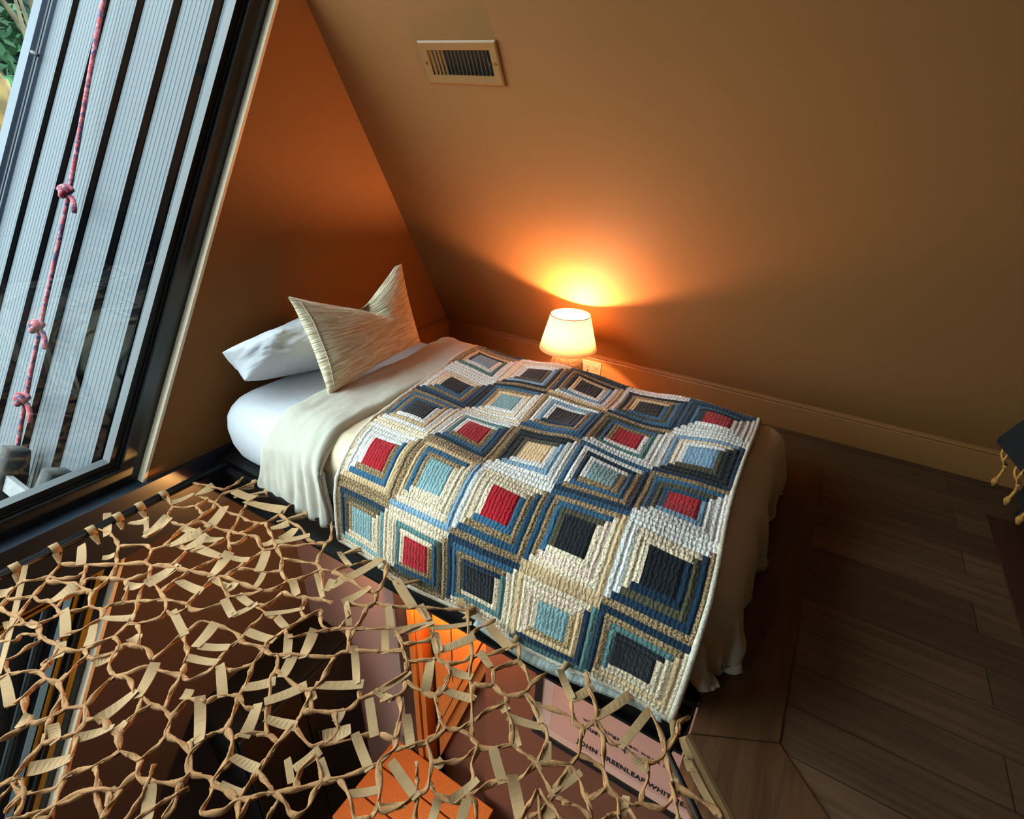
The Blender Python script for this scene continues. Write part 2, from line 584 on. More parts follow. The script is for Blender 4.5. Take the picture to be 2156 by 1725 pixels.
# gable: the brown triangle between glazing and sloped wall
zi = (2.48 + SL * 0.145 - 0.662) / (0.569 + SL)
struct(prism('wall_gable', [(GX, jamb_y(-0.01) + 0.012, -0.01), (GX, wall_y(0) + 0.1, -0.01), (GX, wall_y(zi) + 0.02, zi + 0.02), (GX, jamb_y(zi) + 0.012, zi)], (-0.16, 0, 0), 'wall'))
struct(prism('trim_1', [(-2.0, jamb_y(-0.01), -0.01), (-2.0, jamb_y(-0.01) + 0.012, -0.01), (-2.0, jamb_y(1.68) + 0.012, 1.68), (-2.0, jamb_y(1.68), 1.68)], (0.037, 0, 0), 'reveal'))
struct(prism('wall_gable_top', [(GX, wall_y(2.3) + 0.03, 2.3), (GX, wall_y(4.6) + 0.06, 4.6), (GX, -2.5 + SL * 2.3 - 0.03, 2.3)], (-0.16, 0, 0), 'wall'))

struct(prism('wall_gable_left', [(GX, -2.55, -0.01), (GX, -1.30, -0.01), (GX, -1.09, 2.3), (GX, -2.5 + SL * 2.3 - 0.03, 2.3)], (-0.16, 0, 0), 'wall'))
# baseboards with a moulded cap
def baseboard(name, p0, p1, nrm):
    n = Vector(nrm)
    prof = [(0, 0), (0.016, 0), (0.016, 0.112), (0.013, 0.118), (0.019, 0.124), (0.017, 0.134), (0.008, 0.139), (0.006, 0.147), (0, 0.149)]
    poly = [Vector(p0) + n * a + Vector((0, 0, h)) for a, h in prof]
    return struct(prism(name, poly, Vector(p1) - Vector(p0), 'trim'))
YB = 2.492
baseboard('baseboard_right', (GX, YB, 0), (3.6, YB, 0), (0, -1, 0))
struct(box('wall_right_foot', (GX, YB, 0.0), (3.6, 2.57, 0.15), 'trim'))
baseboard('baseboard_gable', (GX, 1.96, 0), (GX, YB - 0.016, 0), (1, 0, 0))

# loft floor: planks around the net opening, mitred border boards
fl = [(GX, 1.985), (GX, 2.56), (3.6, 2.56), (3.6, -2.6), (0.95, -2.6), (0.95, -0.125), (0.0, 0.825), (0.0, 1.985)]
struct(prism('floor', [(x, y, 0.0) for x, y in fl], (0, 0, -0.20), 'planks'))
struct(prism('trim_2', [(0.0, 0.825, 0.0), (0.174, 0.911, 0.0), (0.174, 2.21, 0.0), (0.0, 2.21, 0.0)], (0, 0, 0.004), 'board', bevel=0.0015))
struct(prism('trim_3', [(0.0, 0.823, 0.0), (0.95, -0.127, 0.0), (1.085, 0.0, 0.0), (0.174, 0.909, 0.0)], (0, 0, 0.004), 'board', bevel=0.0015))
struct(prism('trim_4', [(0.70, 0.62, 0.0), (0.86, 0.46, 0.0), (0.86, 2.21, 0.0), (0.70, 2.21, 0.0)], (0, 0, 0.004), 'board2', bevel=0.0015))
struct(prism('trim_5', [(0.0, 0.823, 0.004), (-0.006, 0.817, 0.004), (0.944, -0.133, 0.004), (0.95, -0.127, 0.004)], (0, 0, -0.035), 'cork'))

# black steel around the opening
struct(box('trim_6', (-2.10, -2.6, -0.25), (-1.94, 2.0, -0.008), 'ledge'))
plat = box('bed_platform', (-1.938, 0.955, -0.075), (-0.004, 1.983, -0.022), 'black', bevel=0.004)
tag(plat, 'black flat platform under the white mattress, level with the loft floor', 'platform')
bm = bmesh.new()
add_box(bm, (-1.938, 0.925, -0.21), (-0.004, 0.953, -0.022))
add_box(bm, (-1.938, 0.905, -0.21), (-0.004, 0.953, -0.198))
struct(from_bm('trim_7', bm, 'steel'))

# ------------------------------------------------------------------ gable glazing
def gable_window(name, poly, mull=None, reflection_strip=False):
    """poly: corner list (y, z) of the opening on the gable; a mitred frame of bars with a stepped sash and a pane"""
    root = struct(empty(name, (-2.06, poly[0][0], poly[0][1])))
    cx = sum(p[0] for p in poly) / len(poly)
    cz = sum(p[1] for p in poly) / len(poly)
    def inset(d):
        out = []
        n = len(poly)
        for i in range(n):
            p0, p1, p2 = Vector(poly[i - 1]), Vector(poly[i]), Vector(poly[(i + 1) % n])
            e1, e2 = (p1 - p0).normalized(), (p2 - p1).normalized()
            n1, n2 = Vector((-e1.y, e1.x)), Vector((-e2.y, e2.x))
            b = (n1 + n2)
            b = b / max(0.2, b.dot(n1))
            out.append(p1 + b * d)
        return out
    def ring(d0, d1, x0, x1, nm, m):
        a, b = inset(d0), inset(d1)
        bm = bmesh.new()
        n = len(poly)
        for i in range(n):
            j = (i + 1) % n
            q = [a[i], a[j], b[j], b[i]]
            add_prism(bm, [inv((x0, p.x, p.y), root) for p in q], (x1 - x0, 0, 0))
        bmesh.ops.recalc_face_normals(bm, faces=bm.faces)
        return from_bm(nm, bm, m, root)
    ring(0.0, 0.062, -2.10, -2.0, 'frame', 'frame')
    ring(0.062, 0.070, -2.09, -2.018, 'gasket', 'gasket')
    ring(0.070, 0.094, -2.072, -2.026, 'sash', 'sashm')
    if reflection_strip:  # ochre rings on frame and sash: reflections of the outdoors put into the colour
        ring(0.030, 0.048, -2.0, -1.996, 'reflection_strip', 'reflection_strip')
        ring(0.072, 0.088, -2.026, -2.022, 'reflection_strip', 'reflection_strip')
    if mull is not None:
        for y0, z0, y1, z1 in mull:
            prism('mullion', [(-2.10, y0 - 0.03, z0), (-2.10, y0 + 0.03, z0), (-2.10, y1 + 0.03, z1), (-2.10, y1 - 0.03, z1)], (0.1, 0, 0), 'frame', root)
    pane = inset(0.09)
    prism('glass', [(-2.064, p.x, p.y) for p in pane], (0.006, 0, 0), 'glass', root)
    return root
w1 = gable_window('window_1', [(-1.30, -0.008), (jamb_y(-0.008), -0.008), (jamb_y(1.70), 1.70), (wall_y(2.3), 2.3), (-1.09, 2.3)])
w3 = struct(empty("window_3", left_p(-1.35, 1.05)))
bm = bmesh.new()
for xa, xb, za, zb in ((SKY[0], SKY[1], SKY[2], SKY[2] + 0.06), (SKY[0], SKY[1], SKY[3] - 0.06, SKY[3]), (SKY[0], SKY[0] + 0.06, SKY[2], SKY[3]), (SKY[1] - 0.06, SKY[1], SKY[2], SKY[3])):
    add_prism(bm, [inv(left_p(xa, za), w3), inv(left_p(xb, za), w3), inv(left_p(xb, zb), w3), inv(left_p(xa, zb), w3)], LN * 0.1)
bmesh.ops.recalc_face_normals(bm, faces=bm.faces)
from_bm('frame', bm, 'frame', w3)
prism('glass', [Vector(left_p(SKY[0] + 0.05, SKY[2] + 0.05)) + LN * 0.05, Vector(left_p(SKY[1] - 0.05, SKY[2] + 0.05)) + LN * 0.05, Vector(left_p(SKY[1] - 0.05, SKY[3] - 0.05)) + LN * 0.05, Vector(left_p(SKY[0] + 0.05, SKY[3] - 0.05)) + LN * 0.05], LN * 0.006, 'glass', w3)
w2 = gable_window('window_2', [(-3.0, -2.5), (jamb_y(-2.5), -2.5), (jamb_y(-0.25), -0.25), (-3.0, -0.25)], mull=[(-1.6, -2.46, -1.6, -0.3)], reflection_strip=True)

# ------------------------------------------------------------------ the storey below
struct(box('floor_lower', (-2.2, -3.2, LOW - 0.1), (3.6, 2.6, LOW), 'darkwood'))
struct(prism('wall_lower_gable', [(GX, jamb_y(LOW) + 0.014, LOW), (GX, 1.22, LOW), (GX, 1.22, -0.22), (GX, jamb_y(-0.22) + 0.014, -0.22)], (-0.13, 0, 0), 'lowwall'))
struct(prism('trim_8', [(-2.0, jamb_y(LOW), LOW), (-2.0, jamb_y(LOW) + 0.014, LOW), (-2.0, jamb_y(-0.24) + 0.014, -0.24), (-2.0, jamb_y(-0.24), -0.24)], (0.037, 0, 0), 'reveal'))
bm = bmesh.new()
add_box(bm, (-0.80, 1.20, LOW), (3.6, 1.32, -0.08))
struct(from_bm('wall_lower_right', bm, 'lowwall2'))
struct(box('wall_lower_niche', (-1.27, 1.26, LOW), (-0.80, 1.32, -0.08), 'lowwall2'))
struct(box('wall_lower_pink', (-1.965, 1.20, LOW), (-1.272, 1.32, -0.08), 'pinkwall'))
struct(box('wall_lower_left', (-2.2, -3.3, LOW), (3.6, -3.2, 0), 'lowwall'))
struct(box('wall_lower_back', (3.6, -3.3, LOW), (3.7, 1.3, 0), 'lowwall'))
struct(box('ceiling_lower_left', (-2.2, -3.3, -0.2), (0.95, -2.55, -0.1), 'lowwall'))

# door downstairs: dark jamb, lit casing strips
dr = struct(empty('door_1', (-1.23, 1.2, LOW)))
box('frame', (-1.272, 1.17, LOW), (-1.195, 1.26, -0.30), 'darkwood', dr)
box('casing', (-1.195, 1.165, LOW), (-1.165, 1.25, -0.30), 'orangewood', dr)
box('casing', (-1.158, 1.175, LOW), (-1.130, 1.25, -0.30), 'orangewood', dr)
box('panel', (-1.128, 1.235, LOW), (-1.105, 1.262, -0.30), 'black', dr)
kn = lathe('knob', [(0.0, 0.05), (0.018, 0.046), (0.026, 0.03), (0.02, 0.014), (0.01, 0.008), (0.01, 0.0)], 'brass', dr, 16, (0, 0, 0))
kn.rotation_euler = (math.pi / 2, 0, 0)
kn.location = (-0.003, -0.03, 0.99)

# orange board door with diagonal braces
bd = empty('braced_door', (-0.95, 1.2, LOW))
tag(bd, 'orange-lit board door with slanted top and diagonal braces, seen below through the net', 'door')
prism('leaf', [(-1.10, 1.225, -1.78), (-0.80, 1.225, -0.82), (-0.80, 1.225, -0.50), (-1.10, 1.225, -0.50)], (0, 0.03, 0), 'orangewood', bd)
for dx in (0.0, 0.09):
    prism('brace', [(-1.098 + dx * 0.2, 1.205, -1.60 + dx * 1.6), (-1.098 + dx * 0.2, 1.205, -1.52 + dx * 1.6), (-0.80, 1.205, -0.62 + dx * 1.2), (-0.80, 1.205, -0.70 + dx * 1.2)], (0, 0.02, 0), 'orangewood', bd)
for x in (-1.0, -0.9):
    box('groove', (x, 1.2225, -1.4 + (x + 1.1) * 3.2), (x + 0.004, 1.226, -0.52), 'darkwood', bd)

# orange bench top by the door
bn = empty('bench', (-1.03, 1.0, LOW))
tag(bn, 'orange-lit wooden bench with plank top on the floor below, under the braced door', 'bench')
for i in range(3):
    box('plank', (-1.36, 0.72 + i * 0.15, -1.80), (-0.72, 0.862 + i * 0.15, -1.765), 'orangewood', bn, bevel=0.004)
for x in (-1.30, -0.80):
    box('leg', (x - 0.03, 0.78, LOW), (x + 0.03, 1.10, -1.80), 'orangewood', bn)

# tall black cabinet against the lower gable wall
cb = empty('black_cabinet', (-1.80, 0.875, LOW))
tag(cb, 'tall black cabinet on the floor below, against the brown gable wall', 'cabinet')
box('body', (-1.963, 0.55, LOW), (-1.67, 1.197, -1.20), 'black', cb, bevel=0.004)
for y0, y1 in ((0.56, 0.872), (0.878, 1.19)):
    d = box('door', (-1.67, y0, LOW + 0.06), (-1.652, y1, -1.215), 'black', cb, bevel=0.003)
    yk = y1 - 0.03 if y0 < 0.6 else y0 + 0.03
    h = tube('handle', [(-1.652, yk, -1.72), (-1.635, yk, -1.72), (-1.635, yk, -1.60), (-1.652, yk, -1.60)], 0.005, 'steel', None, 8)
    h.parent = d
    h.matrix_parent_inverse = Matrix.Identity(4)
    d_off = cb.location
    for v in h.data.vertices:
        v.co = v.co - d_off

# framed quote poster on the wall below
ps = empty('framed_poster', (-0.21, 1.2, -0.66))
tag(ps, 'black framed pink poster with a printed quote, on the wall below the bed', 'poster')
PX0, PX1, PZ0, PZ1 = -0.525, 0.10, -0.955, -0.36
bm = bmesh.new()
o = ps.location
fw = 0.026
for a, b in (((PX0 - fw, 1.17, PZ0 - fw), (PX1 + fw, 1.2, PZ0)), ((PX0 - fw, 1.17, PZ1), (PX1 + fw, 1.2, PZ1 + fw)), ((PX0 - fw, 1.17, PZ0), (PX0, 1.2, PZ1)), ((PX1, 1.17, PZ0), (PX1 + fw, 1.2, PZ1))):
    add_box(bm, Vector(a) - o, Vector(b) - o)
bmesh.ops.recalc_face_normals(bm, faces=bm.faces)
from_bm('frame', bm, 'black', ps)
box('mount', (PX0, 1.178, PZ0), (PX1, 1.198, PZ1), 'mount', ps)
box('print', (PX0 + 0.045, 1.1765, PZ0 + 0.045), (PX1 - 0.03, 1.1795, PZ1 - 0.04), 'poster', ps)
def lettering(txt, x, z, size, parent, bold=0.0, y=1.1755, sx=1.0):
    c = bpy.data.curves.new('lettering', 'FONT')
    c.body = txt
    c.size = size
    c.extrude = 0.0006
    c.offset = bold
    c.space_character = 1.08
    tmp = bpy.data.objects.new('lettering_curve', c)
    COL.objects.link(tmp)
    me = bpy.data.meshes.new_from_object(tmp.evaluated_get(bpy.context.evaluated_depsgraph_get()))
    bpy.data.objects.remove(tmp)
    me.materials.clear()
    me.materials.append(M['ink'])
    t = bpy.data.objects.new('lettering', me)
    COL.objects.link(t)
    t.parent = parent
    t.location = Vector((x, y, z)) - parent.location
    t.rotation_euler = (math.pi / 2, 0, 0)
    t.scale = (sx, 1, 1)
    return t
lettering('when things seem worst that you', PX0 + 0.175, -0.735, 0.027, ps)
lettering('must not quit.', PX0 + 0.175, -0.775, 0.036, ps, bold=0.0008)
lettering('JOHN GREENLEAF WHITTIER', PX0 + 0.165, -0.885, 0.036, ps, bold=0.0012, sx=0.86)

# sconce that lights the lower door (hidden from above by the loft edge)
sc = empty('wall_sconce', (-1.04, 1.2, -0.36))
tag(sc, 'small brass wall sconce above the braced door downstairs', 'lamp')
box('backplate', (-1.08, 1.222, -0.40), (-1.0, 1.262, -0.30), 'brass', sc, bevel=0.004)
tube('arm', [(-1.04, 1.225, -0.35), (-1.04, 1.16, -0.34), (-1.04, 1.13, -0.37)], 0.006, 'brass', sc)
lathe('bulb', [(0.0, 0.035), (0.018, 0.03), (0.026, 0.01), (0.022, -0.015), (0.0, -0.03)], 'bulb', sc, 16, (-1.04, 1.13, -0.41))
ld = bpy.data.lights.new('sconce_light', 'POINT')
ld.energy = DOWN_W
ld.color = (1.0, 0.50, 0.15)
ld.shadow_soft_size = 0.03
lo = bpy.data.objects.new('sconce_light', ld)
COL.objects.link(lo)
lo.parent = sc
lo.location = (0.0, -0.09, -0.10)

# ------------------------------------------------------------------ outside: metal roof of the next gable
RK, RS = 0.60, 0.56
SDIR = Vector((0, RS, 1)).normalized()
RN = Vector((0, -1, RS)).normalized()
def roof_p(x, z, h=0.0):
    return Vector((x, RK + RS * z, z)) + RN * h
rf = empty('metal_roof', (-2.9, RK + RS * -2.55, -2.55))
tag(rf, 'grey ribbed metal roof slope outside the gable window with dark standing seams', 'roof')
def roof_profile(name, prof, m, z0=-2.6, z1=5.0):
    """profile of (x, height) swept up the slope"""
    bm = bmesh.new()
    a = [bm.verts.new(inv(roof_p(x, z0, h), rf)) for x, h in prof]
    b = [bm.verts.new(inv(roof_p(x, z1, h), rf)) for x, h in prof]
    for i in range(len(prof) - 1):
        bm.faces.new((a[i], a[i + 1], b[i + 1], b[i]))
    bm.faces.new(a[::-1])
    bm.faces.new(b)
    bmesh.ops.recalc_face_normals(bm, faces=bm.faces)
    return from_bm(name, bm, m, rf)
seams = [-2.18, -2.455, -2.735, -3.03, -3.32]
edges = [-2.075] + seams + [-3.53]
for xa, xb in zip(edges, edges[1:]):
    w = xa - xb
    prof = [(xb, -0.02), (xb, 0.0)]
    k = max(2, int(w / 0.028))
    for i in range(1, k):
        c = xb + w * i / k
        prof += [(c - 0.006, 0.0), (c - 0.002, 0.0016), (c + 0.002, 0.0016), (c + 0.006, 0.0)]
    prof += [(xa, 0.0), (xa, -0.02)]
    roof_profile('panel', prof, 'metalroof')
for s in seams:
    roof_profile('seam', [(s - 0.029, 0.0), (s - 0.026, 0.006), (s + 0.026, 0.006), (s + 0.029, 0.0)], 'batten')
roof_profile('edge_trim', [(-3.70, -0.02), (-3.70, 0.03), (-3.60, 0.03), (-3.598, 0.012), (-3.54, 0.012), (-3.535, -0.02)], 'rooftrim')
cbm = bmesh.new()
add_tube(cbm, [inv(roof_p(-3.545, z, 0.02), rf) for z in (-2.5, 0, 1, 2, 3.5)], 0.004, 6)
for z in (0.55, 1.42):
    add_tube(cbm, [inv(roof_p(-3.525, z, 0.02), rf), inv(roof_p(-3.575, z + 0.01, 0.03), rf)], 0.008, 6)
from_bm('cable', cbm, 'gasket', rf, smooth=True)

# wooden ladder lying on the roof
ld_ = empty('roof_ladder', roof_p(-2.445, -2.5, 0.05))
tag(ld_, 'weathered wooden ladder lying on the metal roof below the climbing rope', 'ladder')
def stringer(x, ztop):
    bm = bmesh.new()
    a, b = roof_p(x, -2.5, 0.075), roof_p(x, ztop, 0.075)
    n = 26
    L = (b - a)
    X = Vector((1, 0, 0))
    rings = []
    for i in range(n + 1):
        t = i / n
        c = a + L * t
        sc_ = 1.0 if i < n else 0.78
        ring = []
        for k in range(12):
            an = 2 * math.pi * k / 12
            ca, sa = math.cos(an), math.sin(an)
            rx = 0.052 * math.copysign(abs(ca) ** 0.5, ca) * sc_
            rn = 0.052 * math.copysign(abs(sa) ** 0.5, sa) * sc_
            j = 0.004 * nz(k * 0.9, i * 0.35, x)
            ring.append(bm.verts.new(inv(c + X * (rx + j) + RN * (rn + j), ld_)))
        rings.append(ring)
    for p, q in zip(rings, rings[1:]):
        for k in range(12):
            j = (k + 1) % 12
            bm.faces.new((p[k], p[j], q[j], q[k]))
    bm.faces.new(rings[0][::-1])
    bm.faces.new(rings[-1])
    bmesh.ops.recalc_face_normals(bm, faces=bm.faces)
    return from_bm('stringer', bm, 'ladderwood', ld_, smooth=True)
stringer(-2.62, -0.05)
stringer(-2.27, -0.03)
for z in (-0.19, -0.55, -0.9, -1.25, -1.52, -1.92):
    bm = bmesh.new()
    add_prism(bm, [inv(roof_p(-2.62, z, 0.085), ld_), inv(roof_p(-2.62, z + 0.055, 0.085), ld_), inv(roof_p(-2.62, z + 0.055, 0.105), ld_), inv(roof_p(-2.62, z, 0.105), ld_)], (0.35, 0, 0))
    bmesh.ops.recalc_face_normals(bm, faces=bm.faces)
    from_bm('rung', bm, 'ladderrung', ld_)

# climbing rope with overhand knots
rp = empty('climbing_rope', roof_p(-2.80, -0.2, 0.04))
tag(rp, 'red and blue climbing rope with three knots hanging down the metal roof', 'rope')
kpos = [roof_p(-2.785, 0.87, 0.055), roof_p(-2.735, 0.375, 0.055), roof_p(-2.70, 0.11, 0.055)]
path = [roof_p(-3.1, 3.2, 0.055), roof_p(-2.92, 1.63, 0.055), kpos[0], kpos[1], kpos[2], roof_p(-2.67, -0.10, 0.05), roof_p(-2.66, -0.5, 0.02)]
tube('strand', smooth_path(path, 8), 0.0085, 'rope', rp, 8)
for i, kp in enumerate(kpos):
    pts = []
    for k in range(30):
        t = 2 * math.pi * k / 30 * 1.95
        r = 0.019 + 0.011 * math.cos(1.5 * t)
        pts.append(kp + Vector((1, 0, 0)) * (r * math.cos(t) * 1.0) + SDIR * (r * math.sin(t) * 0.85) + RN * (0.016 * math.sin(1.5 * t) + 0.012))
    pts += [pts[-1] + Vector((0.02, 0, 0)) - SDIR * 0.01, pts[-1] + Vector((0.045, 0, 0)) - SDIR * 0.03, pts[-1] + Vector((0.062, 0, 0)) - SDIR * 0.06]
    tube('knot', pts, 0.0095, 'rope', rp, 8)

# deck, ground, trees
struct(box('ground', (-30, -25, -3.1), (-2.2, 30, -2.9), 'ground'))
bm = bmesh.new()
for i in range(14):
    add_box(bm, (-5.2, -4.0 + i * 0.145, -2.68), (-2.15, -3.865 + i * 0.145, -2.64))
add_box(bm, (-5.2, -4.0, -2.9), (-5.1, -2.0, -2.68))
struct(from_bm('floor_deck', bm, 'deckwood'))

def trunk_mesh(base, top, r0, r1, bend, root, name='trunk', m='bark'):
    bm = bmesh.new()
    base, top = Vector(base), Vector(top)
    pts = [base.lerp(top, t / 12) + Vector(bend) * math.sin(math.pi * t / 12) for t in range(13)]
    add_tube(bm, [inv(p, root) for p in pts], lambda t: r0 + (r1 - r0) * t + 0.02 * math.sin(9 * t), 14)
    return from_bm(name, bm, m, root, smooth=True)

def tree(label, base, height, crown_r, leaf, n_leaf, trunk_r, seed, crown_z=None, leaf_size=0.16):
    rnd = random.Random(seed)
    root = empty('tree', base)
    tag(root, label, 'tree', None)
    b = Vector(base)
    trunk_mesh(b, b + Vector((0.2, 0.1, height * 0.8)), trunk_r, trunk_r * 0.4, (0.15, 0, 0), root, m='twig')
    cz = b.z + height * 0.62 if crown_z is None else crown_z
    blobs = []
    for k in range(16):
        a = rnd.uniform(0, 6.283)
        r = crown_r * math.sqrt(rnd.random())
        blobs.append((Vector((b.x + r * math.cos(a), b.y + r * math.sin(a), cz + rnd.uniform(-0.5, 0.5) * height * 0.6)), rnd.uniform(0.35, 0.62) * crown_r))
    br = bmesh.new()
    for c, r in blobs[:9]:
        p0 = b + Vector((0.1, 0.05, height * rnd.uniform(0.3, 0.7)))
        add_tube(br, smooth_path([inv(p0, root), inv(p0.lerp(c, 0.5) + Vector((0, 0, 0.15)), root), inv(c, root)], 4), lambda t: 0.045 * (1 - 0.75 * t), 6)
    from_bm('branch', br, 'twig', root, smooth=True)
    verts, faces = [], []
    for k in range(n_leaf):
        c, r = blobs[k % len(blobs)]
        d = Vector((rnd.gauss(0, 1), rnd.gauss(0, 1), rnd.gauss(0, 1))).normalized()
        p = c + d * r * rnd.uniform(0.55, 1.0) ** 0.6
        nrm = (d + Vector((rnd.gauss(0, 0.5), rnd.gauss(0, 0.5), rnd.gauss(0, 0.5) + 0.3))).normalized()
        t = nrm.orthogonal().normalized()
        t.rotate(Matrix.Rotation(rnd.uniform(0, 6.28), 3, nrm))
        s = nrm.cross(t)
        l = leaf_size * rnd.uniform(0.6, 1.2)
        q = len(verts)
        p = inv(p, root)
        verts += [p - t * l * 0.5, p + s * l * 0.26 - nrm * l * 0.05, p + t * l * 0.5 - nrm * l * 0.12, p - s * l * 0.26 - nrm * l * 0.05]
        faces.append((q, q + 1, q + 2, q + 3))
    me = bpy.data.meshes.new('foliage')
    me.from_pydata([tuple(v) for v in verts], [], faces)
    link('foliage', me, leaf, root)
    return root
tree('deep green tree farthest back in the forest beyond the metal roof', (-15.5, 5.9, -2.9), 9.0, 3.0, 'leaf3', 12000, 0.22, 3, crown_z=2.2, leaf_size=0.42)
tree('mid green leafy tree in front of the deep green forest tree', (-10.2, 3.95, -2.9), 7.0, 1.3, 'leaf', 6500, 0.10, 5, crown_z=1.7, leaf_size=0.2)
tree('pale green sapling with small leaves beside the mossy trunk', (-7.9, 2.85, -2.9), 5.0, 0.5, 'leaf2', 1500, 0.03, 8, crown_z=1.0, leaf_size=0.12)
mt = empty('mossy_tree', (-6.0, 1.75, -2.9))
tag(mt, 'thick yellow-green mossy tree trunk at the roof edge outside the window', 'tree')
trunk_mesh((-6.0, 1.62, -2.9), (-6.0, 1.90, 1.42), 0.36, 0.17, (0, 0.05, 0), mt)
bm = bmesh.new()
add_tube(bm, smooth_path([inv((-6.0, 1.90, 1.36), mt), inv((-6.05, 1.80, 1.9), mt), inv((-6.1, 1.5, 3.2), mt)], 5), lambda t: 0.17 - 0.1 * t, 12)
from_bm('limb', bm, 'bark', mt, smooth=True)
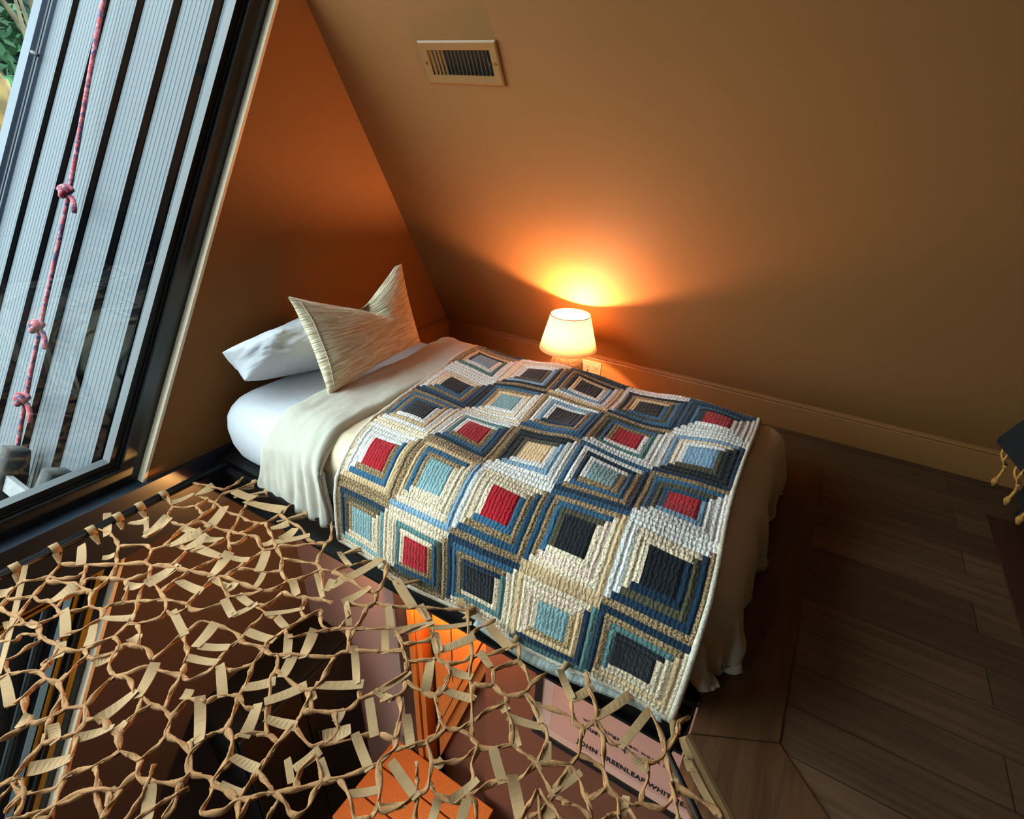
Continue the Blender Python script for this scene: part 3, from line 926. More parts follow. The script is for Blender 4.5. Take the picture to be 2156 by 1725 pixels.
# net: traced knots (x, y), cords as runs of knots, flat straps as (x0, y0, x1, y1, width)
NODES = [[-1.766,0.226],[-1.741,0.246],[-1.724,0.274],[-1.736,0.287],[-1.757,0.316],[-1.721,0.34],[-1.695,0.357],[-1.658,0.381],[-1.619,0.407],[-1.556,0.454],[-1.527,0.459],[-1.499,0.478],[-1.452,0.492],[-1.407,0.508],[-1.759,0.211],[-1.74,0.184],[-1.721,0.174],[-1.703,0.152],[-1.707,0.261],[-1.672,0.217],[-1.625,0.165],[-1.6,0.147],[-1.675,0.281],[-1.639,0.297],[-1.607,0.306],[-1.575,0.308],[-1.559,0.314],[-1.667,0.341],[-1.661,0.315],[-1.695,0.285],[-1.537,0.298],[-1.509,0.287],[-1.491,0.291],[-1.466,0.3],[-1.438,0.283],[-1.563,0.339],[-1.574,0.365],[-1.624,0.331],[-1.53,0.389],[-1.514,0.413],[-1.503,0.437],[-1.866,0.438],[-1.81,0.457],[-1.746,0.459],[-1.696,0.448],[-1.661,0.424],[-1.671,0.47],[-1.637,0.497],[-1.6,0.497],[-1.572,0.475],[-1.583,0.523],[-1.553,0.548],[-1.504,0.557],[-1.691,0.197],[-1.64,0.219],[-1.618,0.234],[-1.578,0.235],[-1.546,0.23],[-1.549,0.207],[-1.557,0.185],[-1.584,0.167],[-1.522,0.26],[-1.593,0.257],[-1.59,0.286],[-1.671,0.155],[-1.511,0.172],[-1.469,0.177],[-1.438,0.184],[-1.406,0.187],[-1.379,0.201],[-1.366,0.213],[-1.59,0.127],[-1.572,0.11],[-1.542,0.132],[-1.552,0.149],[-1.492,0.165],[-1.495,0.138],[-1.488,0.115],[-1.493,0.094],[-1.457,0.191],[-1.451,0.221],[-1.44,0.244],[-1.406,0.162],[-1.391,0.147],[-1.359,0.242],[-1.348,0.272],[-1.359,0.311],[-1.34,0.326],[-1.322,0.349],[-1.309,0.371],[-1.32,0.389],[-1.354,0.41],[-1.317,0.27],[-1.293,0.254],[-1.467,0.318],[-1.447,0.342],[-1.421,0.367],[-1.393,0.385],[-1.322,0.424],[-1.294,0.435],[-1.279,0.427],[-1.292,0.393],[-1.393,0.348],[-1.466,0.403],[-1.471,0.42],[-1.489,0.372],[-1.44,0.424],[-1.398,0.416],[-1.403,0.465],[-1.297,0.311],[-1.267,0.29],[-1.298,0.275],[-1.241,0.3],[-1.2,0.29],[-1.202,0.319],[-1.206,0.354],[-1.206,0.371],[-1.208,0.392],[-1.17,0.359],[-1.141,0.347],[-1.34,0.206],[-1.334,0.184],[-1.313,0.214],[-1.405,0.138],[-1.474,0.088],[-1.438,0.085],[-1.417,0.107],[-1.387,0.124],[-1.352,0.127],[-1.319,0.137],[-1.443,0.068],[-1.352,0.105],[-1.343,0.081],[-1.345,0.052],[-1.299,0.064],[-1.262,0.061],[-1.261,0.028],[-1.266,0.01],[-1.245,0.069],[-1.234,0.091],[-1.228,0.117],[-1.2,0.145],[-1.209,0.165],[-1.221,0.195],[-1.224,0.218],[-1.208,0.237],[-1.197,0.264],[-1.184,0.279],[-1.276,0.13],[-1.215,0.077],[-1.181,0.055],[-1.164,0.018],[-1.153,-0.005],[-1.157,-0.026],[-1.167,0.073],[-1.146,0.105],[-1.163,0.129],[-1.121,0.091],[-1.096,0.072],[-1.08,0.06],[-1.065,0.047],[-1.044,0.029],[-1.02,0.014],[-1.005,0.001],[-1.126,-0.012],[-1.103,-0.008],[-1.082,0.007],[-1.062,0.029],[-1.058,0.07],[-1.04,0.093],[-1.031,0.118],[-1.029,0.135],[-0.991,0.146],[-0.974,0.15],[-0.974,0.181],[-0.982,0.208],[-1.102,-0.027],[-1.09,-0.039],[-1.144,0.144],[-1.124,0.15],[-1.095,0.147],[-1.067,0.149],[-1.077,0.168],[-1.085,0.196],[-1.077,0.227],[-1.114,0.224],[-1.19,0.232],[-1.141,0.22],[-1.044,0.236],[-1.011,0.232],[-0.937,0.216],[-0.898,0.212],[-1.27,0.226],[-1.246,0.218],[-0.953,0.134],[-0.938,0.13],[-0.908,0.139],[-0.89,0.151],[-0.861,0.171],[-0.862,0.191],[-0.951,0.116],[-0.948,0.098],[-0.961,0.088],[-0.986,0.076],[-1.013,0.049],[-1.031,-0.015],[-1.018,0.087],[-0.937,0.086],[-0.932,0.071],[-0.921,0.055],[-0.844,0.149],[-0.825,0.116],[-0.828,0.137],[-1.074,0.271],[-1.092,0.304],[-1.117,0.325],[-1.122,0.293],[-1.155,0.283],[-1.019,0.256],[-1.019,0.282],[-1.875,0.75],[-1.814,0.771],[-1.751,0.787],[-1.692,0.801],[-1.716,0.892],[-1.697,0.857],[-1.645,0.898],[-1.653,0.853],[-1.672,0.788],[-1.666,0.768],[-1.653,0.74],[-1.768,0.724],[-1.717,0.733],[-1.695,0.694],[-1.692,0.738],[-1.863,0.679],[-1.804,0.662],[-1.755,0.648],[-1.72,0.665],[-1.648,0.685],[-1.627,0.682],[-1.725,0.61],[-1.678,0.603],[-1.618,0.616],[-1.613,0.646],[-1.631,0.719],[-1.595,0.653],[-1.572,0.658],[-1.547,0.664],[-1.504,0.671],[-1.472,0.681],[-1.443,0.69],[-1.406,0.7],[-1.371,0.708],[-1.326,0.688],[-1.301,0.686],[-1.573,0.734],[-1.522,0.746],[-1.479,0.747],[-1.431,0.757],[-1.412,0.77],[-1.414,0.824],[-1.43,0.883],[-1.559,0.809],[-1.569,0.852],[-1.498,0.718],[-1.384,0.756],[-1.329,0.736],[-1.281,0.713],[-1.433,0.713],[-1.602,0.569],[-1.534,0.625],[-1.464,0.667],[-1.423,0.643],[-1.392,0.626],[-1.448,0.656],[-1.459,0.639],[-1.463,0.603],[-1.48,0.567],[-1.402,0.663],[-1.488,0.525],[-1.48,0.499],[-1.326,0.54],[-1.303,0.551],[-1.25,0.561],[-1.198,0.571],[-1.162,0.582],[-1.14,0.601],[-1.138,0.618],[-1.136,0.64],[-1.395,0.573],[-1.304,0.588],[-1.309,0.63],[-1.276,0.729],[-1.236,0.758],[-1.197,0.799],[-1.171,0.816],[-1.173,0.839],[-1.235,0.898],[-1.275,0.612],[-1.244,0.624],[-1.223,0.629],[-1.206,0.645],[-1.189,0.66],[-1.231,0.695],[-1.183,0.713],[-1.143,0.726],[-1.117,0.734],[-1.088,0.727],[-1.052,0.738],[-1.145,0.775],[-1.129,0.748],[-1.108,0.675],[-1.041,0.69],[-0.993,0.651],[-1.347,0.818],[-1.307,0.818],[-1.274,0.813],[-1.237,0.797],[-1.317,0.513],[-1.31,0.477],[-1.246,0.444],[-1.219,0.484],[-1.22,0.513],[-1.206,0.526],[-1.185,0.548],[-1.264,0.523],[-1.112,0.607],[-1.078,0.614],[-1.042,0.63],[-0.963,0.659],[-1.109,0.556],[-1.135,0.535],[-1.107,0.535],[-1.074,0.535],[-1.055,0.538],[-1.027,0.609],[-1.018,0.593],[-0.989,0.581],[-1.202,0.425],[-1.154,0.439],[-1.128,0.446],[-1.09,0.451],[-1.067,0.443],[-1.081,0.47],[-1.086,0.511],[-1.092,0.529],[-1.05,0.444],[-1.014,0.455],[-0.986,0.458],[-1.069,0.398],[-1.05,0.362],[-1.052,0.338],[-1.064,0.308],[-1.0,0.48],[-0.995,0.526],[-0.988,0.565],[-0.979,0.599],[-0.971,0.622],[-0.977,0.418],[-0.952,0.386],[-0.93,0.349],[-1.001,0.382],[-1.016,0.373],[-0.962,0.458],[-0.945,0.466],[-0.915,0.438],[-0.904,0.417],[-0.87,0.385],[-0.844,0.361],[-0.815,0.336],[-0.797,0.327],[-0.899,0.496],[-0.848,0.523],[-0.824,0.541],[-0.819,0.56],[-0.804,0.573],[-0.781,0.588],[-0.738,0.615],[-0.957,0.524],[-0.919,0.572],[-0.879,0.609],[-0.845,0.63],[-0.855,0.669],[-0.952,0.606],[-0.925,0.589],[-0.9,0.591],[-0.884,0.632],[-0.975,0.516],[-0.855,0.617],[-0.826,0.59],[-0.804,0.496],[-0.794,0.458],[-0.804,0.443],[-0.787,0.431],[-0.773,0.402],[-0.764,0.371],[-0.763,0.328],[-0.753,0.295],[-0.881,0.437],[-0.837,0.436],[-0.953,0.334],[-0.968,0.322],[-0.979,0.296],[-0.904,0.317],[-0.882,0.284],[-0.895,0.338],[-0.871,0.349],[-0.896,0.268],[-0.905,0.251],[-0.926,0.228],[-0.849,0.277],[-0.824,0.254],[-0.81,0.233],[-0.847,0.297],[-0.722,0.363],[-0.694,0.363],[-0.676,0.382],[-0.65,0.405],[-0.631,0.424],[-0.612,0.445],[-0.59,0.462],[-0.754,0.416],[-0.712,0.441],[-0.689,0.468],[-0.686,0.496],[-0.673,0.52],[-0.663,0.537],[-0.694,0.428],[-0.672,0.418],[-0.824,0.207],[-0.807,0.206],[-0.788,0.189],[-0.775,0.163],[-0.759,0.169],[-0.738,0.187],[-0.734,0.213],[-0.714,0.226],[-0.701,0.245],[-0.683,0.26],[-0.668,0.274],[-0.65,0.289],[-0.618,0.325],[-0.595,0.348],[-0.563,0.389],[-0.545,0.416],[-0.772,0.211],[-0.742,0.25],[-0.747,0.269],[-0.709,0.263],[-0.648,0.26],[-0.629,0.254],[-0.612,0.259],[-0.606,0.279],[-0.616,0.301],[-0.566,0.341],[-0.538,0.33],[-0.512,0.315],[-0.493,0.359],[-0.486,0.332],[-0.676,0.36],[-0.675,0.323],[-0.665,0.301],[-0.701,0.195],[-1.043,0.761],[-0.99,0.84],[-0.996,0.745],[-0.929,0.743],[-0.902,0.749],[-0.887,0.755],[-0.899,0.796],[-0.914,0.819],[-0.936,0.854],[-0.862,0.725],[-0.871,0.704],[-0.932,0.679],[-0.826,0.734],[-0.753,0.777],[-0.654,0.835],[-0.631,0.85],[-0.616,0.867],[-0.575,0.781],[-0.55,0.758],[-0.52,0.713],[-0.506,0.689],[-0.467,0.646],[-0.456,0.634],[-0.877,0.814],[-0.852,0.81],[-0.842,0.825],[-0.805,0.866],[-0.785,0.667],[-0.76,0.688],[-0.736,0.679],[-0.702,0.659],[-0.688,0.646],[-0.762,0.602],[-0.714,0.629],[-0.656,0.628],[-0.64,0.609],[-0.655,0.709],[-0.654,0.73],[-0.683,0.755],[-0.701,0.761],[-0.613,0.698],[-0.597,0.678],[-0.571,0.68],[-0.542,0.708],[-0.535,0.73],[-0.521,0.745],[-0.5,0.759],[-0.461,0.813],[-0.449,0.824],[-0.431,0.804],[-0.424,0.787],[-0.547,0.663],[-0.536,0.628],[-0.541,0.598],[-0.59,0.588],[-0.624,0.588],[-0.612,0.566],[-0.616,0.548],[-0.632,0.529],[-0.704,0.509],[-0.485,0.744],[-0.465,0.731],[-0.44,0.696],[-0.483,0.671],[-0.568,0.812],[-0.542,0.861],[-0.441,0.767],[-0.889,0.655],[-0.643,0.517],[-0.517,0.575],[-0.496,0.561],[-0.471,0.548],[-0.447,0.566],[-0.432,0.593],[-0.592,0.534],[-0.572,0.505],[-0.551,0.472],[-0.539,0.453],[-0.51,0.38],[-0.524,0.467],[-0.507,0.484],[-0.487,0.503],[-0.48,0.524],[-0.454,0.477],[-0.435,0.444],[-0.43,0.426],[-0.441,0.409],[-0.45,0.382],[-0.478,0.352],[-0.407,0.434],[-0.387,0.438],[-0.363,0.444],[-0.351,0.467],[-0.41,0.565],[-0.388,0.558],[-0.373,0.563],[-0.327,0.599],[-0.305,0.6],[-0.263,0.597],[-0.38,0.52],[-0.362,0.501],[-0.333,0.466],[-0.312,0.442],[-0.423,0.496],[-0.402,0.518],[-0.415,0.64],[-0.389,0.672],[-0.4,0.689],[-0.365,0.722],[-0.365,0.752],[-0.348,0.798],[-0.402,0.78],[-0.455,0.683],[-0.352,0.636],[-0.237,0.58],[-0.206,0.561],[-0.28,0.547],[-0.299,0.533],[-0.316,0.522],[-0.211,0.525],[-0.228,0.498],[-0.168,0.564],[-0.3,0.68],[-0.277,0.666],[-0.264,0.642],[-0.201,0.632],[-0.331,0.712],[-0.306,0.718],[-0.254,0.726],[-0.231,0.719],[-0.21,0.718],[-0.194,0.751],[-0.204,0.779],[-0.226,0.802],[-0.203,0.688],[-0.194,0.66],[-0.173,0.665],[-0.139,0.663],[-0.115,0.634],[-0.088,0.628],[-0.075,0.593],[-0.183,0.736],[-0.165,0.724],[-0.151,0.697],[-0.147,0.722],[-0.12,0.732],[-0.088,0.722],[-0.063,0.727],[-0.045,0.741],[-0.037,0.767],[-0.06,0.808],[-0.103,0.849],[-0.024,0.822],[-0.029,0.849],[-0.01,0.883],[-0.016,0.736],[0.009,0.714],[0.053,0.714],[0.082,0.712],[0.099,0.704],[-0.05,0.7],[-0.052,0.672],[-0.047,0.645],[0.002,0.678],[-0.01,0.657],[-0.061,0.632],[-0.171,0.616],[-0.142,0.592],[-0.12,0.565],[-0.184,0.56],[-0.151,0.569],[-0.27,0.776],[-0.253,0.747],[-0.265,0.852],[-0.245,0.824]]
ROPES = [[0,1,2,3,4],[4,5,6,7,8,9,10,11,12,13],[0,14,15,16,17],[2,18,19,20,21],[18,22,23,24,25,26],[6,27,24],[27,28,29,2],[26,30,31,32,33,34],[26,35,36,8],[36,37,24],[36,38,39,40,10],[41,42,43,44],[44,45,8],[44,46,47,48],[48,49,9],[48,50,51,52],[16,53,19,54,55,56,57,58,59,60],[57,61,31],[56,62,63,25],[17,64,20,60,59,65,66,67,68,69,70],[60,21,71,72],[72,73,74,65],[65,75,76,77,78],[67,79,80,81,34],[67,82,83],[70,84,85,86,87,88,89,90,91],[85,92,93],[33,94,95,96,97,91,98,99,100,101,90],[96,102,86],[96,103,104,10],[38,105,95],[104,106,107,91],[107,108,13],[87,109,110],[93,111,110,112,113],[113,114,115,116,117,116],[116,118,119,215],[70,120,121],[120,122,93],[68,82,123,83],[78,124,125,126,127,128,129,121],[127,83],[125,130,125],[128,131,132,133,132],[132,134,135,136,137],[135,138,139,140,141,142,143,144,145,146,147],[129,148,140],[148,139],[139,149,150,151,152,153,152],[150,154,155,156,141],[155,157,158,159,160,161,162,163,162],[152,164,165,166,167,160,168,169,170,171,172,173,174,175],[165,176,177,165],[156,178,179,180,181,171],[181,182,183,184],[183,185],[144,186,187,185,184,188,189,175,190,191],[93,192,193,144],[173,194,195,196,197,198,199],[194,200,201,202,203,204,162,205,163],[169,206,203],[201,207,208,209,208],[202,208],[198,210,211],[198,212,211],[188,213,214,215],[214,216,217,147],[189,218,219,403],[220,221,222,223],[224,225,223],[226,227,228,229,230],[231,232,230],[233,234,232],[235,236,237],[237,238,233,239,240],[237,241],[241,242,243,244,240,245,230],[243,246,247,248,249,250,251,252,253,254,255],[230,256,257,258,259,260,261,262],[257,263,264],[257,265,250],[260,266,267,268],[259,269,251],[243,270,50],[248,271,248],[250,272,273,274],[272,275,276,277,278,52],[273,279,252],[52,280,281,11,10],[12,13,282,283,284,285,286,287,288,289],[13,290,274],[283,291,292,255,268,293,294,295,296,297,298],[291,299,300,301,302,303],[268,304,303,289],[304,305,306,307,308,309],[296,310,311,307],[289,312,308],[308,313,314],[261,315,316,317,318,295],[282,319,320,99,100,321,322,323,324,325,286],[282,326,323],[13,108,107],[327,328,329,314,330,314],[288,287],[327,331,332],[332,333,334,335,346],[329,336,337,338,356],[117,339,340,341,342,343],[343,344,345,346],[343,347,348,349],[343,350,351,352,353,214],[349,354,355,356,357,358,384],[349,359,360,361],[359,362,363,351],[349,364,365,366,367,368,369,370,371],[365,372,373,374,375,376,377,378,496],[388,379,380,381,382,383],[384,385,386,380],[381,387,531],[355,388],[389,390,376],[374,391,392,393,394,395,396,397,398],[366,399,400,393],[361,401,402,403],[361,404,405],[361,406,407,369],[405,408,409,410],[405,411,412,413,412],[411,414,371,397],[396,415,416,417,418,419,420,421],[395,422,423,424,425,426,427],[423,428,429,417],[394,422],[409,191,199,430,431,432,433,434,435,436,437,438,439,440,441,442,443,444,445],[410,191],[412,431,446,436],[436,447,448,398],[398,448,449,439],[439,450,451,452,453,454,442],[443,455,456,457,459],[445,458,459],[460,442],[460,461,462,441],[436,463,437],[309,464,465],[309,466,467,468,469,470,471,472,471],[469,473,474,383,382,390,376],[475,474,473,476,477,478,479,480,479],[479,481,482,483,484,485,486,485],[471,487,488],[488,489,490],[389,382,491,492,493,494,495],[376,496,497,495,498,499],[494,500,501],[493,502],[477,503,502,501,504,505,506,507,508,509,510,511,512,513,514],[499,498,505],[506,515,516,517,518,519],[519,520,521,522,532],[425,523,425,426,427,499],[509,524,525,526],[527,526],[481,528,529],[514,530,525],[475,531,381],[519,520,521,532],[519,518,517,515,506],[517,533,534,535,536,537],[521,538,539,540,541,445,542,458],[541,543,544,545,546,535],[539,540,421],[546,545,547,548,549,550,551,552,458],[548,553,554,555,556],[534,546],[536,557,558,559,560,561,562],[527,485,537,557,558,563,564,556,565,566],[547,567,568,558],[537,569,570,571],[526,571,572,573,574],[514,575,573],[527,576,526],[570,577,560],[562,578,579],[562,580,581,582,556],[579,583,584],[579,585,633],[572,586,587,588,562],[562,589],[572,590,591,592,593,594],[594,595,596,597,638],[594,598,599,589],[599,600,601,602,603,604,603],[595,605,606,607,601],[595,608,609,610,611,612,613,614,615],[613,616,617,618,617],[613,619,620,621,622,623],[611,624,625,626],[620,627,628,626,629,603],[589,630,631,602],[631,632],[633,634,632],[589,579],[635,636,593],[638,637,638,596,595],[616,617]]
STRAPS = [[-1.882,0.5,-1.787,0.457,0.024],[-1.782,0.382,-1.708,0.349,0.025],[-1.695,0.598,-1.678,0.53,0.034],[-1.565,0.6,-1.559,0.549,0.034],[-1.465,0.491,-1.461,0.423,0.034],[-1.498,0.378,-1.467,0.399,0.027],[-1.43,0.288,-1.372,0.326,0.019],[-1.538,0.239,-1.459,0.209,0.024],[-1.291,0.397,-1.207,0.376,0.021],[-1.622,0.293,-1.61,0.239,0.034],[-1.421,0.257,-1.374,0.226,0.021],[-1.779,0.525,-1.75,0.555,0.025],[-1.739,0.552,-1.67,0.52,0.014],[-1.797,0.239,-1.495,0.09,0.014],[-1.76,0.171,-1.749,0.193,0.034],[-1.291,0.287,-1.296,0.309,0.029],[-1.304,0.214,-1.288,0.248,0.032],[-1.431,0.189,-1.396,0.169,0.022],[-1.611,0.16,-1.617,0.136,0.027],[-1.574,0.174,-1.544,0.18,0.018],[-1.676,0.397,-1.664,0.418,0.023],[-1.427,0.073,-1.348,0.055,0.021],[-1.172,0.281,-1.126,0.224,0.026],[-1.14,0.217,-1.139,0.149,0.026],[-1.099,0.069,-1.137,0.024,0.028],[-1.13,0.103,-1.097,0.148,0.021],[-0.899,0.131,-0.851,0.1,0.024],[-1.278,0.065,-1.266,0.044,0.023],[-1.204,0.084,-1.165,0.072,0.022],[-0.961,0.088,-0.937,0.075,0.018],[-1.028,0.274,-1.037,0.292,0.023],[-1.082,0.15,-1.082,0.172,0.019],[-1.748,0.789,-1.747,0.732,0.034],[-1.763,0.721,-1.772,0.666,0.023],[-1.648,0.817,-1.569,0.827,0.032],[-1.552,0.808,-1.427,0.844,0.034],[-1.596,0.736,-1.551,0.66,0.034],[-1.706,0.6,-1.676,0.525,0.034],[-1.613,0.604,-1.574,0.614,0.025],[-1.549,0.62,-1.558,0.544,0.034],[-1.511,0.62,-1.51,0.557,0.034],[-1.479,0.578,-1.392,0.593,0.028],[-1.379,0.611,-1.339,0.54,0.033],[-1.459,0.495,-1.458,0.42,0.034],[-1.349,0.612,-1.309,0.63,0.021],[-1.285,0.678,-1.242,0.625,0.028],[-1.388,0.47,-1.311,0.48,0.025],[-1.321,0.526,-1.262,0.533,0.018],[-1.215,0.617,-1.193,0.578,0.018],[-1.118,0.648,-1.071,0.623,0.023],[-1.198,0.531,-1.15,0.529,0.021],[-1.216,0.497,-1.157,0.48,0.023],[-1.304,0.799,-1.297,0.752,0.034],[-1.349,0.806,-1.369,0.766,0.029],[-1.246,0.801,-1.298,0.736,0.022],[-1.315,0.725,-1.324,0.7,0.023],[-1.755,0.562,-1.677,0.52,0.014],[-1.494,0.616,-1.461,0.643,0.022],[-1.25,0.553,-1.256,0.529,0.031],[-1.135,0.535,-1.151,0.484,0.017],[-1.079,0.702,-1.007,0.66,0.014],[-1.025,0.713,-1.014,0.679,0.025],[-1.076,0.537,-1.018,0.593,0.014],[-1.165,0.432,-1.143,0.375,0.029],[-1.075,0.409,-1.128,0.378,0.021],[-1.059,0.368,-1.12,0.343,0.02],[-1.031,0.366,-0.965,0.329,0.023],[-0.998,0.487,-1.065,0.47,0.024],[-0.969,0.516,-0.926,0.478,0.022],[-0.926,0.561,-0.891,0.501,0.027],[-0.913,0.486,-0.888,0.438,0.027],[-0.894,0.412,-0.931,0.372,0.025],[-0.822,0.442,-0.86,0.378,0.025],[-0.791,0.468,-0.716,0.519,0.023],[-0.794,0.582,-0.728,0.525,0.019],[-0.992,0.291,-0.914,0.243,0.024],[-0.869,0.352,-0.836,0.3,0.026],[-0.821,0.349,-0.764,0.369,0.022],[-1.043,0.539,-1.005,0.533,0.021],[-0.626,0.427,-0.561,0.397,0.021],[-0.673,0.36,-0.684,0.316,0.023],[-0.698,0.45,-0.691,0.428,0.02],[-0.659,0.5,-0.601,0.455,0.021],[-0.808,0.258,-0.755,0.269,0.02],[-0.654,0.428,-0.683,0.391,0.032],[-0.781,0.213,-0.738,0.225,0.014],[-0.55,0.342,-0.513,0.374,0.017],[-0.65,0.352,-0.614,0.335,0.014],[-0.71,0.313,-0.673,0.292,0.015],[-0.795,0.445,-0.775,0.434,0.019],[-0.971,0.848,-0.994,0.75,0.029],[-0.916,0.748,-0.934,0.681,0.024],[-1.007,0.745,-1.006,0.697,0.027],[-0.859,0.814,-0.77,0.774,0.028],[-0.743,0.784,-0.701,0.761,0.019],[-0.687,0.752,-0.742,0.682,0.026],[-0.652,0.731,-0.613,0.698,0.025],[-0.565,0.774,-0.612,0.699,0.024],[-0.536,0.83,-0.469,0.808,0.028],[-0.813,0.727,-0.768,0.686,0.021],[-0.766,0.663,-0.726,0.622,0.02],[-0.636,0.605,-0.656,0.545,0.017],[-0.609,0.661,-0.572,0.599,0.024],[-0.546,0.67,-0.501,0.682,0.021],[-0.532,0.62,-0.464,0.638,0.02],[-0.515,0.752,-0.476,0.735,0.019],[-0.666,0.864,-0.649,0.845,0.023],[-0.667,0.53,-0.627,0.533,0.018],[-0.599,0.806,-0.666,0.748,0.015],[-0.923,0.674,-0.869,0.633,0.016],[-1.092,0.805,-1.032,0.786,0.016],[-0.561,0.52,-0.515,0.479,0.021],[-0.517,0.428,-0.444,0.409,0.021],[-0.36,0.649,-0.288,0.67,0.018],[-0.325,0.711,-0.3,0.68,0.017],[-0.346,0.634,-0.317,0.606,0.018],[-0.354,0.566,-0.308,0.527,0.022],[-0.288,0.54,-0.239,0.489,0.025],[-0.353,0.494,-0.373,0.443,0.017],[-0.396,0.424,-0.385,0.396,0.018],[-0.346,0.454,-0.338,0.426,0.021],[-0.438,0.473,-0.437,0.49,0.019],[-0.262,0.643,-0.245,0.611,0.017],[-0.194,0.616,-0.207,0.57,0.017],[-0.208,0.535,-0.19,0.52,0.023],[-0.481,0.357,-0.45,0.382,0.014],[-0.399,0.669,-0.38,0.658,0.023],[-0.316,0.815,-0.268,0.772,0.02],[-0.235,0.817,-0.26,0.771,0.023],[-0.154,0.843,-0.191,0.765,0.022],[-0.099,0.829,-0.121,0.736,0.02],[-0.178,0.622,-0.205,0.565,0.015],[-0.086,0.717,-0.059,0.708,0.017],[-0.01,0.816,0.012,0.786,0.017],[0.01,0.78,0.023,0.761,0.018],[0.03,0.759,0.082,0.712,0.016],[-0.002,0.72,0.009,0.697,0.017],[-0.076,0.634,-0.072,0.603,0.017],[-0.027,0.812,-0.038,0.776,0.014]]

# ------------------------------------------------------------------ webbing net over the opening
NET_Z = -0.02
net = empty('hammock_net', (-0.9, 0.3, NET_Z))
tag(net, 'knotted tan webbing net stretched across the floor opening beside the bed', 'net')
rnd = random.Random(11)
def npos(i):
    x, y = NODES[i]
    return Vector((x, y, NET_Z + 0.006 * nz(x * 7, y * 7)))
bm = bmesh.new()
nb = {}
for r in ROPES:
    pts = [npos(i) for i in r]
    for a, b in zip(r, r[1:]):
        nb.setdefault(a, set()).add(b)
        nb.setdefault(b, set()).add(a)
    path = smooth_path(pts, 4)
    r0 = rnd.uniform(0.0054, 0.0074)
    add_tube(bm, [inv(p, net) for p in path], lambda t, r0=r0: r0 * (1 + 0.18 * math.sin(17 * t)), 8, flat=0.5, twist=rnd.choice((-1, 1)) * rnd.uniform(25, 60))
# generic cells where the photograph shows nothing of the net (nearer than the lower frame edge)
def seen(x, y): return y > -0.06 + (x + 1.085) * 0.625 + 0.02
hx = []
step = 0.105
ny = int(2.5 / (step * 0.87))
grid = {}
for j in range(ny):
    for i in range(30):
        x = -1.84 + (i + (j % 2) * 0.5) * step
        y = 0.80 - j * step * 0.87
        if x > 0.9 or x + y > 0.80 or y < -1.6:
            continue
        # honeycomb: leave out every third point of the triangular lattice
        if (i - (j // 2) + (2 if j % 2 else 0)) % 3 == 0:
            continue
        grid[(i, j)] = Vector((x + rnd.uniform(-0.028, 0.028), y + rnd.uniform(-0.028, 0.028), NET_Z + rnd.uniform(-0.006, 0.006)))
for (i, j), p in grid.items():
    for di, dj in (((1, 0), (0, 1), (-1, 1)) if j % 2 == 0 else ((1, 0), (1, 1), (0, 1))):
        q = grid.get((i + di, j + dj))
        if q is None:
            continue
        if seen(p.x, p.y) and seen(q.x, q.y):
            continue
        m = p.lerp(q, 0.5) + Vector((rnd.uniform(-0.01, 0.01), rnd.uniform(-0.01, 0.01), 0))
        add_tube(bm, [inv(v, net) for v in smooth_path([p, m, q], 4)], 0.006, 7, flat=0.62, twist=rnd.choice((-90, 90)))
# gussets: the flattened triangles where cords meet
for i, s in nb.items():
    if len(s) < 3:
        continue
    c = npos(i)
    dirs = sorted([(npos(k) - c) for k in s if (npos(k) - c).length > 0.012], key=lambda d: math.atan2(d.y, d.x))
    if len(dirs) < 3:
        continue
    ends = [c + d.normalized() * min(0.024, d.length * 0.6) for d in dirs]
    ring = []
    n = len(ends)
    for k in range(n):
        d1 = dirs[k].normalized()
        side = Vector((-d1.y, d1.x, 0)) * 0.0045
        ring += [ends[k] - side, ends[k] + side]
        mid = (ends[k] + ends[(k + 1) % n]) * 0.5
        ring.append(c.lerp(mid, 0.42))
    for dz in (0.0025, -0.0025):
        vs = [bm.verts.new(inv(p + Vector((0, 0, dz)), net)) for p in ring]
        cv = bm.verts.new(inv(c + Vector((0, 0, dz * 1.8)), net))
        for k in range(len(vs)):
            f = (cv, vs[k], vs[(k + 1) % len(vs)])
            bm.faces.new(f if dz > 0 else f[::-1])
from_bm('cords', bm, 'cord', net, smooth=True)

def strap(p, q, w, name='strap', sag=0.004, roll=0.0, m='strap'):
    p, q = Vector(p), Vector(q)
    bm = bmesh.new()
    d = (q - p)
    L = d.length
    d.normalize()
    side = d.cross(Vector((0, 0, 1))).normalized()
    if side.length < 0.1:
        side = Vector((1, 0, 0))
    n = 7
    rows = []
    for k in range(n + 1):
        t = k / n
        tw = roll * (2 * t - 1)
        s = side * math.cos(tw) + Vector((0, 0, 1)) * math.sin(tw)
        pinch = 1.0 if 0 < k < n else 0.9
        c = p.lerp(q, t) + Vector((0, 0, -sag * math.sin(math.pi * t)))
        up = d.cross(s).normalized() * 0.0009
        rows.append([bm.verts.new(inv(v, net)) for v in (c - s * w * 0.5 * pinch + up, c + s * w * 0.5 * pinch + up, c + s * w * 0.5 * pinch - up, c - s * w * 0.5 * pinch - up)])
    for a, b in zip(rows, rows[1:]):
        for k in range(4):
            j = (k + 1) % 4
            bm.faces.new((a[k], a[j], b[j], b[k]))
    bm.faces.new(rows[0][::-1])
    bm.faces.new(rows[-1])
    return bm
S_sorted = sorted(STRAPS, key=lambda s: -s[4] * math.hypot(s[2] - s[0], s[3] - s[1]) / ((s[0]) ** 2 + (s[1]) ** 2 + 1.4))
rest = bmesh.new()
